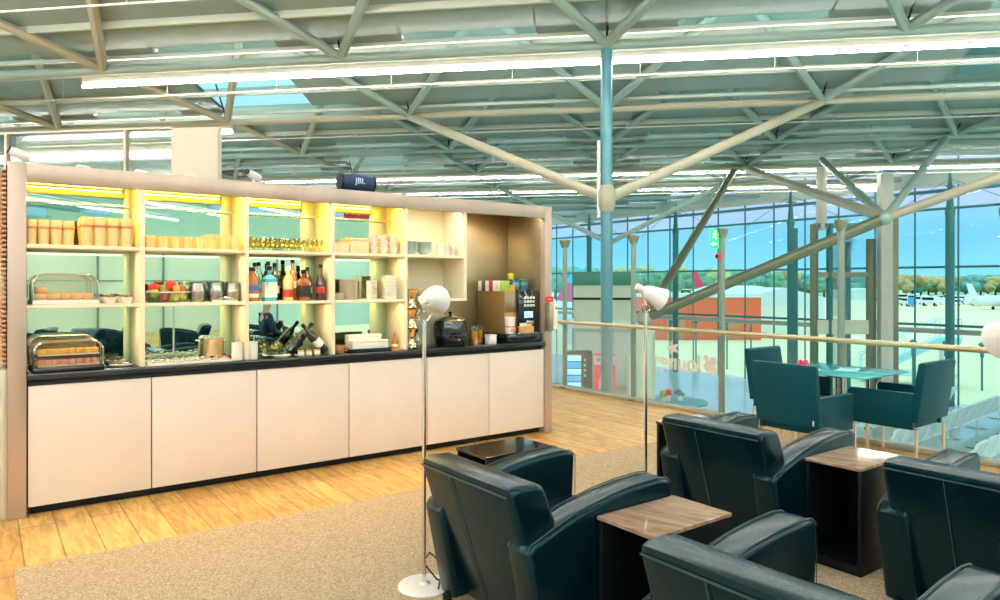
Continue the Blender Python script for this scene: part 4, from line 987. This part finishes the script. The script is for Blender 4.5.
bottle(2.925, 5.52, Z0 + .008, [(0, 0), (.028, 0), (.030, .01), (.030, .05), (.018, .085), (.010, .10), (.010, .13)], 'whisky', 'small round amber syrup bottle on the board right of the black tray', 'red', 'label_cream', (.02, .04), .0308, 'syrup_bottle')
nbox('wooden_board', 'thin wooden board on the counter under the small amber bottle', 'board', 2.925, 5.52, Z0, .10, .17, .008, 'bun', bev=.001)
# bay 5: gold tiered urns, tin, soup kettle
for k in range(3):
    t = thing('gold_canister', 'gold-chrome waisted canister left of the soup kettle, ' + ['bottom', 'middle', 'top'][k] + ' of the tower', 'canister', (3.10, 5.56, Z0 + k * .176), k * 20, 'tower of gold canisters')
    t.scale = (1.12, 1.12, 1.19)
    q = MB(); q.lathe([(0, 0), (.05, 0), (.066, .008), (.052, .03), (.042, .065), (.048, .105), (.068, .135), (.072, .142), (.06, .148), (0, .148)], n=22); q.build('canister_body', 'gold_chrome', t)
    q = MB(); q.path([(.05, 0, .03), (.075, 0, .05), (.075, 0, .10), (.055, 0, .12)], .005, 6); q.build('handle', 'chrome', t)
for i, (x, y, lab) in enumerate(((3.32, 5.67, 'orange fruit in the wire basket behind the lamp head, left one'), (3.40, 5.67, 'orange fruit in the wire basket behind the lamp head, middle one'), (3.48, 5.67, 'orange fruit in the wire basket behind the lamp head, right one'))):
    fruit('orange', 'orange_fruit', lab, x, y, Z1s + .02, .034, 'oranges behind the lamp head')
t = thing('wire_basket', 'low copper wire basket of oranges on the shelf behind the lamp head', 'basket', (3.40, 5.67, Z1s))
q = MB()
for z in (.006, .03, .055): q.path([(-.15, -.06, z), (.15, -.06, z), (.15, .06, z), (-.15, .06, z), (-.15, -.06, z)], .003, 5)
for x in (-.15, -.09, -.03, .03, .09, .15):
    for y in (-.06, .06): q.tube((x, y, 0), (x, y, .055), .0025, 5)
    q.tube((x, -.06, .004), (x, .06, .004), .0025, 5)
q.build('wire_frame', 'copper', t)
t = thing('soup_kettle', 'round black electric soup kettle with steel lid on the counter', 'soup kettle', (3.55, 5.60, Z0))
q = MB(); q.lathe([(0, 0), (.125, 0), (.135, .01), (.155, .07), (.160, .13), (.150, .20), (.142, .235), (0, .235)], n=30); q.build('kettle_body', 'black_gloss', t)
q = MB(); q.lathe([(.148, .232), (.152, .24), (.146, .246), (.10, .268), (.05, .280), (0, .282)], n=30); q.build('lid', 'chrome', t)
q = MB(); q.lathe([(0, .28), (.012, .282), (.012, .298), (.02, .303), (.018, .314), (0, .316)], n=14); q.build('lid_knob', 'dark', t)
q = MB(); q.lathe([(0, 0), (.03, 0), (.028, .014), (0, .016)], (.07, -.135, .055), 18, Matrix.Rotation(R(80), 4, 'X')); q.build('dial', 'dark', t)
q = MB(); q.prism([(-.014, .055), (.012, .055), (0, .077)], -.152, -.148); q.build('warning_mark', 'lemon', t)
q = MB(); q.lathe([(.1562, .095), (.1592, .10)], n=30); q.build('seam_ring', 'steel_dark', t)
for s in (-1, 1): q = MB(); q.path([(s * .145, 0, .2), (s * .175, 0, .2), (s * .175, 0, .16), (s * .155, 0, .15)], .009, 8); q.build('handle', 'dark', t)

# bay 6: coffee machine and neighbours
t = thing('coffee_machine', 'bronze-sided automatic coffee machine with black front at the end of the bar', 'coffee machine', (4.325, 5.76, Z0))
q = MB(); q.box(-.195, .20, -.23, .25, .02, .50, b=.008); q.build('body', 'machine_bronze', t)
q = MB(); q.box(-.05, .20, -.27, -.228, .085, .51, b=.008); q.build('front_panel', 'black_gloss', t)
q = MB(); q.box(-.195, -.05, -.245, -.228, .30, .50, b=.006); q.build('hopper_panel', 'glass_dome', t)
q = MB(); q.box(-.22, .215, -.315, .25, 0, .085, b=.01); q.build('drip_base', 'black_gloss', t)
for r_ in range(3):
    for c_ in range(4):
        q = MB(); x = .03 + c_ * .036; z = .435 - r_ * .038; q.box(x - .013, x + .013, -.277, -.269, z - .012, z + .012, b=.002); q.build('button', 'pavilion_light', t)
q = MB(); q.box(.02, .13, -.276, -.269, .235, .30, b=.003); q.build('display', 'screen', t)
q = MB(); q.box(.03, .12, -.30, -.265, .175, .21, b=.006); q.build('spout', 'chrome', t)
q = MB(); q.box(-.19, .19, -.305, -.24, .085, .090, b=.001); q.build('drip_grid', 'chrome', t)
t = thing('tea_box', 'low orange tea box on the coffee machine next to the colourful packet row', 'box', (4.105, 5.64, Z0 + .44)); q = MB(); q.box(-.045, .045, -.03, .03, 0, .065, b=.002); q.build('carton', 'orange_fruit', t)
t.location = (4.245, 5.60, Z0 + .50)
cols = ['label_cream', 'olive_dark', 'label_cream', 'label_red', 'white', 'label_cream', 'apple_green', 'label_cream']
for i in range(7):
    t = thing('tea_packet', ['cream tea packet at the left end of the row on the coffee machine', 'dark olive tea packet second from the left of the row', 'cream tea packet beside the dark olive one', 'red tea packet in the middle of the row', 'white tea packet right of the red one', 'cream tea packet before the green one', 'green tea packet at the right end of the row'][i], 'tea packet', (4.150 + i * .004, 5.93 - i * .058, Z0 + .50), 62, 'tea packets on the coffee machine')
    q = MB(); q.box(-.014, .014, -.045, .045, 0, .105, b=.002); q.build('packet', cols[i], t); q = MB(); q.box(-.008, .008, -.0465, -.045, .03, .06); q.build('packet_label', 'label_red' if i % 2 == 0 else 'lemon', t)
for i in range(2):
    nbox('steel_canister', ['grey square canister on the coffee machine, left of the pair', 'grey square canister on the coffee machine, right of the pair'][i], 'canister', 4.335 + i * .105, 5.66, Z0 + .51 - .01, .09, .11, .12, 'post_blue')
t = thing('yellow_cup', 'small yellow cup on top of the left grey canister', 'cup', (4.32, 5.68, Z0 + .62)); q = MB(); q.lathe([(.024, 0), (.03, .01), (.034, .06), (.031, .06), (.025, .012), (0, .01)], n=16); q.build('bowl', 'lemon', t)
q = MB(); q.path([(.031, 0, .05), (.05, 0, .045), (.048, 0, .02), (.03, 0, .015)], .004, 6); q.build('handle', 'lemon', t)
for i, x in enumerate((3.80, 3.885)):
    t = thing('juice_jug', ['glass jug of orange juice nearer the soup kettle', 'glass jug of orange juice behind the white carton'][i], 'jug', (x, 5.58 + i * .03, Z0)); q = MB(); q.lathe([(0, .004), (.032, .004), (.034, .08), (.034, .13), (0, .13)], n=16); q.build('juice', 'orange_juice', t)
    q = MB(); q.lathe([(0, 0), (.036, 0), (.038, .08), (.034, .14), (.040, .17), (.038, .17), (.0352, .135)], n=16); q.build('jug_body', 'glass_clear', t)
    q = MB(); q.path([(.036, 0, .15), (.066, 0, .14), (.066, 0, .06), (.038, 0, .05)], .004, 6); q.build('handle', 'glass_amber', t)
t = thing('straw_holder', 'little steel spoon stand beside the orange juice', 'holder', (3.75, 5.47, Z0)); q = MB(); q.lathe([(0, 0), (.02, 0), (.02, .06), (.018, .06), (.018, .006), (0, .006)], n=12); q.build('pot_body', 'terracotta', t)
q = MB(); [q.tube((0, 0, .01), (.012 * math.cos(a), .012 * math.sin(a), .10), .002, 5) for a in (0, 1.5, 3, 4.5)]; q.build('spoons', 'chrome', t)
nbox('sugar_box', 'white square sugar box in front of the orange juice', 'box', 3.93, 5.48, Z0, .085, .08, .09, 'white')
t = thing('milk_container', 'white milk container with red stripe in front of the coffee machine', 'container', (4.175, 5.50, Z0 + .085)); q = MB(); q.lathe([(0, 0), (.042, 0), (.045, .01), (.052, .15), (.055, .16), (.04, .165), (0, .168)], n=20); q.build('tub', 'white', t)
q = MB(); q.lathe([(.0487, .065), (.0492, .075)], n=20); q.build('stripe', 'red', t)
q = MB(); q.box(-.03, .03, -.058, -.052, .03, .055); q.build('printed_mark', 'ham', t)
nbox('cup_carton', 'open cardboard carton with paper sticks on the drip base', 'box', 4.36, 5.485, Z0 + .085, .17, .06, .07, 'bun')
for i in range(6):
    q = MB(); q.box(-.012, .012, -.004, .004, 0, .03); o = q.build('sugar_stick', 'label_cream'); o.location = (4.30 + i * .025, 5.485, Z0 + .155); tag(o, 'white paper sugar stick standing in the cardboard carton', 'sugar stick', 'sugar sticks')
# hand sanitizer box on the right jamb
t = thing('dispenser', 'wooden-backed white wall dispenser on the right steel jamb of the bar', 'dispenser', (4.60, 5.42, 1.02))
q = MB(); q.box(-.05, .0, -.08, 0, .0, .28, b=.006); q.build('wood_housing', 'steel_bronze', t)
q = MB(); q.box(.0, .055, -.085, 0, .02, .29, b=.01); q.build('white_front', 'white', t)
q = MB(); q.lathe([(0, 0), (.014, 0), (.012, .012), (0, .014)], (.03, -.085, .23), 12, Matrix.Rotation(R(90), 4, 'X')); q.build('button', 'post_grey', t)
t = thing('notice_card', 'small red card standing on the white wall dispenser', 'sign', (4.605, 5.41, 1.31)); q = MB(); q.box(-.05, .05, -.008, .008, 0, .055, b=.003); q.build('card', 'red', t); q = MB(); q.box(-.03, .03, -.010, -.008, .02, .03); q.build('card_text', 'ham', t)

# ================================================================ club armchairs
def armchair(lab):
    t = thing('club_armchair', lab, 'armchair', (0, 0, 0), 0, 'black leather club armchairs')
    def arm(sgn):
        y0, y1 = sorted((sgn * .245, sgn * .385))
        prof = [(-.30, .05), (.40, .05), (.415, .30), (.43, .595)]
        top = [(.425, .608), (.40, .626), (.34, .633), (.20, .626), (.05, .608), (-.12, .574), (-.27, .525), (-.365, .490), (-.385, .460)]
        q = MB(); q.prism(prof + top, y0, y1, b=.022, seg=3); a = q.build('armrest', 'leather', t)
        q = MB()
        for y in (y0 + .012, y1 - .012): q.path([(x, y, z + .003) for x, z in [(.437, .30), (.438, .595)] + top], .0032, 5)
        q.build('piping', 'leather_edge', a)
    arm(-1); arm(1)
    q = MB(); q.prism([(-.24, .06), (-.435, .67), (-.43, .698), (-.40, .710), (-.30, .708), (-.262, .690), (-.24, .65), (-.16, .45), (-.08, .30), (-.08, .06)], -.335, .335, b=.028, seg=4); bk = q.build('backrest', 'leather', t)
    q = MB(); q.path([(-.438, -.32, .672), (-.438, .32, .672)], .004, 5)
    q.path([(-.262, .08, .10), (-.442, .08, .665)], .0022, 5); q.build('piping', 'leather_edge', bk)
    q = MB(); q.box(-.16, .40, -.243, .243, .26, .415, b=.03, seg=3); q.build('seat_cushion', 'leather', t)
    q = MB(); q.box(-.24, .39, -.245, .245, .06, .26, b=.01); q.build('seat_base', 'leather', t)
    for x in (-.30, .36):
        for s in (-1, 1): q = MB(); q.lathe([(.02, 0), (.024, .05)], (x, s * .32, 0), 12); q.build('foot', 'dark', t)
    return t
ac = armchair('black leather club armchair standing directly beside the floor lamp with its base in view')
ac.location = (2.04, 2.45, .012)
dup(ac, (3.67, 2.46, .012), 0, 'black leather club armchair in the far row, just in front of the grouped dining chairs')
dup(ac, (2.04, 1.14, .012), 0, 'black leather club armchair in the foreground, cut off by the lower edge of the view')
dup(ac, (3.65, 1.18, .012), 0, 'black leather club armchair at the right side, its broad back facing the viewer')
G2 = 'armchairs seen only as reflections in the shelf mirrors'
for i, (x, y, rz) in enumerate(((.6, -3.0, 200), (2.0, -3.5, 180), (3.1, -2.6, 190), (1.2, -2.2, 150), (4.6, -2.9, 200))):
    dup(ac, (x, y, .012), rz, 'black leather club armchair that shows only in the shelf mirrors', G2)
dup(ac, (4.0, -.35, .012), 0, 'black leather club armchair with a person seated in it, seen in the shelf mirror')

# side tables
def side_table(lab):
    t = thing('side_table', lab, 'side table', (0, 0, 0), 0, 'tall black box side tables')
    q = MB(); q.box(-.235, .235, -.15, .15, .535, .55, b=.002); q.build('table_top', 'table_wood', t, smooth=0)
    for s in (-1, 1): q = MB(); q.box(-.225, .225, s * .14 - .010, s * .14 + .010, .0, .535, b=.002); q.build('side_panel', 'dark', t)
    q = MB(); q.box(-.225, .225, -.13, .13, .0, .05, b=.002); q.build('bottom_panel', 'dark', t)
    q = MB(); q.box(.20, .225, -.13, .13, .05, .53, b=.002); q.build('back_panel', 'dark', t)
    return t
st_ = side_table('black box side table with glossy wood top beside the nearest complete armchair'); st_.location = (2.235, 1.905, .012)
dup(st_, (3.80, 1.93, .012), 0, 'wood-topped black box side table in the far row, between two armchairs')
for o in (dup(st_, (2.42, 3.24, .012), 0, 'black box side table mostly hidden behind the lamp-side armchair'), dup(st_, (3.92, 3.07, .012), 0, 'black box side table mostly hidden behind the far-row armchair')):
    for c in [x for x in bpy.data.objects if x.parent == o and x.name.startswith('table_top')]: c.data = c.data.copy(); c.data.materials[0] = M['black_gloss']

# ================================================================ floor lamps
def floor_lamp(x, y, hx, aim, lab, top=1.37):
    t = thing('floor_lamp', lab, 'floor lamp', (x, y, 0.012))
    q = MB(); q.lathe([(0, 0), (.125, 0), (.130, .006), (.125, .014), (.03, .018), (.018, .03), (0, .03)], n=36); q.build('base', 'white_gloss', t)
    q = MB(); q.tube((0, 0, .02), (0, 0, top - .07), .010, 12); q.build('pole', 'chrome', t)
    q = MB(); q.path([(.035 * math.cos(a), 0, top - .035 + .035 * math.sin(a)) for a in [R(-220 + k * 26) for k in range(11)]], .005, 8); q.build('yoke', 'chrome', t)
    q = MB(); a = Vector(aim).normalized(); rot = a.to_track_quat('Z', 'Y').to_matrix().to_4x4()
    c = Vector((hx[0], hx[1], top + hx[2]))
    q.lathe([(0, -.075), (.030, -.075), (.042, -.06), (.05, -.03), (.075, .07), (.072, .07), (.046, -.03), (0, -.05)], c, 24, rot); sh = q.build('lamp_shade', 'white', t)
    q = MB(); q.lathe([(0, -.03), (.02, -.03), (.026, .0), (.02, .025), (0, .03)], c, 14, rot); q.build('bulb', 'dark', sh)
    q = MB(); q.lathe([(0, -.13), (.022, -.13), (.024, -.07), (0, -.07)], c, 14, rot); q.build('lamp_socket', 'white', t)
    q = MB(); q.tube((0, 0, top - .02), c - a * .08, .008, 8); q.build('arm', 'chrome', t)
    return t
t = floor_lamp(1.75, 3.0, (.03, -.02, .035), (.75, .62, -.05), 'floor lamp with white head and white disc base, standing in front of the bar')
q = MB(); q.path([(.02, -.1, .02), (.06, -.06, .05), (.1, .02, .10), (.06, .05, .14), (.02, .04, .10), (.06, -.02, .03), (.12, -.10, .006), (.2, -.16, .004)], .0045, 6); q.build('power_cord', 'dark', t)
floor_lamp(3.43, 3.08, (.05, -.02, .04), (.75, -.35, -.40), 'floor lamp with white cone head before the glass guard, base hidden by armchairs', 1.37)
floor_lamp(3.06, .92, (-.04, .03, .03), (.5, .75, -.35), 'floor lamp whose white head only reaches into view at the right edge', 1.27)

# ================================================================ dining chairs at the glass table
def dining_chair(lab):
    t = thing('dining_armchair', lab, 'chair', (0, 0, 0), 0, 'teal-black dining armchairs')
    q = MB(); q.prism([(-.24, .40), (-.30, .86), (-.292, .875), (-.265, .878), (-.245, .865), (-.18, .45), (-.18, .40)], -.265, .265, b=.008); q.build('backrest', 'leather_teal', t)
    for s in (-1, 1):
        y0, y1 = sorted((s * .215, s * .265)); q = MB(); q.prism([(-.20, .34), (.27, .34), (.285, .60), (.27, .625), (-.21, .63)], y0, y1, b=.008); q.build('armrest', 'leather_teal', t)
    q = MB(); q.box(-.19, .28, -.213, .213, .34, .46, b=.015); q.build('seat', 'leather_teal', t)
    for x in (-.22, .24):
        for s in (-1, 1): q = MB(); q.tube((x, s * .235, 0), (x, s * .235, .35), .012, 10); q.build('leg', 'chrome', t)
    q = MB(); q.box(-.302, -.298, -.26, -.25, .43, .47); q.build('maker_tag', 'white', t)
    return t
dc = dining_chair('dark teal dining armchair with its back square to the viewer, nearest of the group'); dc.location = (5.30, 3.10, 0)
o = dup(dc, (6.17, 2.75, 0), 90, 'teal dining armchair seen side-on, facing the glass table from the right', None, (1.05, 1.05, 1.0))
o = dup(dc, (6.14, 3.74, 0), -90, 'dark teal dining armchair behind the others, on the far side of the glass table')
t = thing('dining_table', 'round-cornered clear teal glass dining table between the dining chairs', 'table', (6.12, 3.25, 0))
q = MB(); q.box(-.36, .40, -.42, .42, .715, .73, b=.006); q.build('glass_top', 'glass_table', t)
for x in (-.25, .28):
    for y in (-.12, .12): q = MB(); q.tube((x, y, .0), (x, y, .715), .018, 12); q.build('leg', 'chrome', t)
q = MB(); q.box(-.27, .30, -.14, .14, .695, .715, b=.002); q.build('frame', 'chrome', t)
t = thing('flower_bowl', 'small bowl of pink blossoms on the glass dining table', 'flowers', (5.98, 3.52, .73)); q = MB(); q.lathe([(.03, 0), (.06, .03), (.055, .03), (0, .01)], n=14); q.build('bowl_body', 'white', t)
q = MB(); [q.ball((random.uniform(-.05, .05), random.uniform(-.04, .04), .04 + random.uniform(0, .02)), .022, 1) for _ in range(8)]; q.build('blossoms', 'pink_red', t)
t = thing('menu_card', 'white folded menu card lying on the glass dining table', 'menu', (6.2, 3.2, .73), 20); q = MB(); q.box(-.12, .12, -.08, .08, 0, .004); q.box(-.11, .10, -.07, .07, .004, .008); q.build('cover_sheet', 'vend_cyan', t)

# red sign seen in mirror
t = thing('hanging_sign', 'red and green hanging sign that shows in the top right mirror', 'sign', (6.05, -1.4, 2.98), 20)
q = MB(); q.box(-.28, .22, -.02, .02, -.2, .2, b=.004); q.build('sign_board', 'red', t)
q = MB(); q.box(.22, .40, -.02, .02, -.2, .2, b=.004); q.build('green_field', 'sign_green', t)
for i in range(4): q = MB(); q.box(-.24 + i * .11, -.18 + i * .11, .02, .026, -.12, .13, b=.002); q.build('white_figure', 'white', t)
for x in (-.2, .3): q = MB(); q.tube((x, 0, .2), (x, 0, 2.55), .006, 6); q.build('hanging_wire', 'dark', t)

# ================================================================ seated person (seen in the mirror)
def skinned(name, joints, edges, m, parent, sub=2):
    me = bpy.data.meshes.new(name); me.from_pydata([j[0] for j in joints], edges, []); o = bpy.data.objects.new(name, me); COL.objects.link(o); o.parent = parent
    k = o.modifiers.new('skin', 'SKIN'); k.use_smooth_shade = True
    for i, j in enumerate(joints):
        r = j[1]; me.skin_vertices[0].data[i].radius = (r, r) if not isinstance(r, tuple) else r
    me.skin_vertices[0].data[0].use_root = True
    s = o.modifiers.new('sub', 'SUBSURF'); s.levels = sub; s.render_levels = sub; me.materials.append(M[m]); return o
t = thing('person', 'person in dark blue clothes seated in an armchair with hands in the lap', 'person', (4.0, -.35, .012))
J_ = [((-.08, 0, .50), .12), ((-.10, 0, .66), .11), ((-.13, 0, .85), .125), ((-.13, 0, .97), .07), ((-.12, 0, 1.04), .05), ((-.10, 0, 1.13), .075), ((-.09, 0, 1.21), .08), ((-.09, 0, 1.27), .04),
      ((-.13, .17, .93), .055), ((-.06, .22, .68), .042), ((.14, .12, .60), .03), ((-.13, -.17, .93), .055), ((-.06, -.22, .68), .042), ((.14, -.10, .62), .03),
      ((-.05, .10, .50), .09), ((.38, .12, .52), .062), ((.42, .12, .10), .042), ((.54, .12, .045), .03), ((-.05, -.10, .50), .09), ((.38, -.12, .52), .062), ((.42, -.12, .10), .042), ((.54, -.12, .045), .03),
      ((.20, .09, .595), (.035, .016)), ((.20, -.07, .615), (.035, .016))]
E_ = [(0, 1), (1, 2), (2, 3), (3, 4), (4, 5), (5, 6), (6, 7), (2, 8), (8, 9), (9, 10), (2, 11), (11, 12), (12, 13), (0, 14), (14, 15), (15, 16), (16, 17), (0, 18), (18, 19), (19, 20), (20, 21), (10, 22), (13, 23)]
for hi, (hx_, hy, hz, s) in ((22, (.20, .09, .595, -1)), (23, (.20, -.07, .615, 1))):
    for f in range(4):
        b0 = len(J_); yy = hy + (f - 1.5) * .019
        J_.append(((hx_ + .03, yy, hz), .009)); J_.append(((hx_ + .062 - abs(f - 1.5) * .006, yy, hz - .012), .0085)); J_.append(((hx_ + .078 - abs(f - 1.5) * .006, yy, hz - .034), .0075))
        E_ += [(hi, b0), (b0, b0 + 1), (b0 + 1, b0 + 2)]
    b0 = len(J_); J_.append(((hx_ + .0, hy + s * .04, hz - .005), .010)); J_.append(((hx_ + .035, hy + s * .052, hz - .012), .009)); E_ += [(hi, b0), (b0, b0 + 1)]
body = skinned('body', J_, E_, 'skin', t)
Tj = [(p, (r + .014 if not isinstance(r, tuple) else r)) for p, r in [J_[i] for i in (0, 1, 2, 3, 8, 9, 10, 11, 12, 13)]]
Tj[3] = ((-.13, 0, .99), .062)
skinned('jacket', Tj, [(0, 1), (1, 2), (2, 3), (2, 4), (4, 5), (5, 6), (2, 7), (7, 8), (8, 9)], 'cloth_navy', t)
Lj = [(p, r + .014) for p, r in [J_[i] for i in (0, 14, 15, 16, 18, 19, 20)]]
skinned('trousers', Lj, [(0, 1), (1, 2), (2, 3), (0, 4), (4, 5), (5, 6)], 'cloth_black', t)
q = MB(); q.ball((-.105, 0, 1.225), .094, 3, (1, .92, 1.0)); bmesh.ops.delete(q.bm, geom=[v for v in q.bm.verts if v.co.x > -.06 and v.co.z < 1.25 or v.co.z < 1.14], context='VERTS'); q.build('hair', 'hair', t)
q = MB(); q.ball((-.005, .03, 1.19), .011, 1); q.ball((-.005, -.03, 1.19), .011, 1); q.build('eyes', 'dark', t)
q = MB(); q.ball((.004, 0, 1.165), .016, 2, (1.1, .7, 1.3)); q.build('nose', 'skin', t)
q = MB(); q.ball((-.012, 0, 1.13), .02, 2, (.5, 1, .3)); q.build('mouth', 'ham', t)
for s in (-1, 1): q = MB(); q.ball((-.09, s * .083, 1.18), .02, 2, (.6, .4, 1.2)); q.build('ear', 'skin', t); q = MB(); q.box(.38, .60, s * .12 - .045, s * .12 + .045, 0, .085, b=.02); q.build('shoe', 'dark', t)
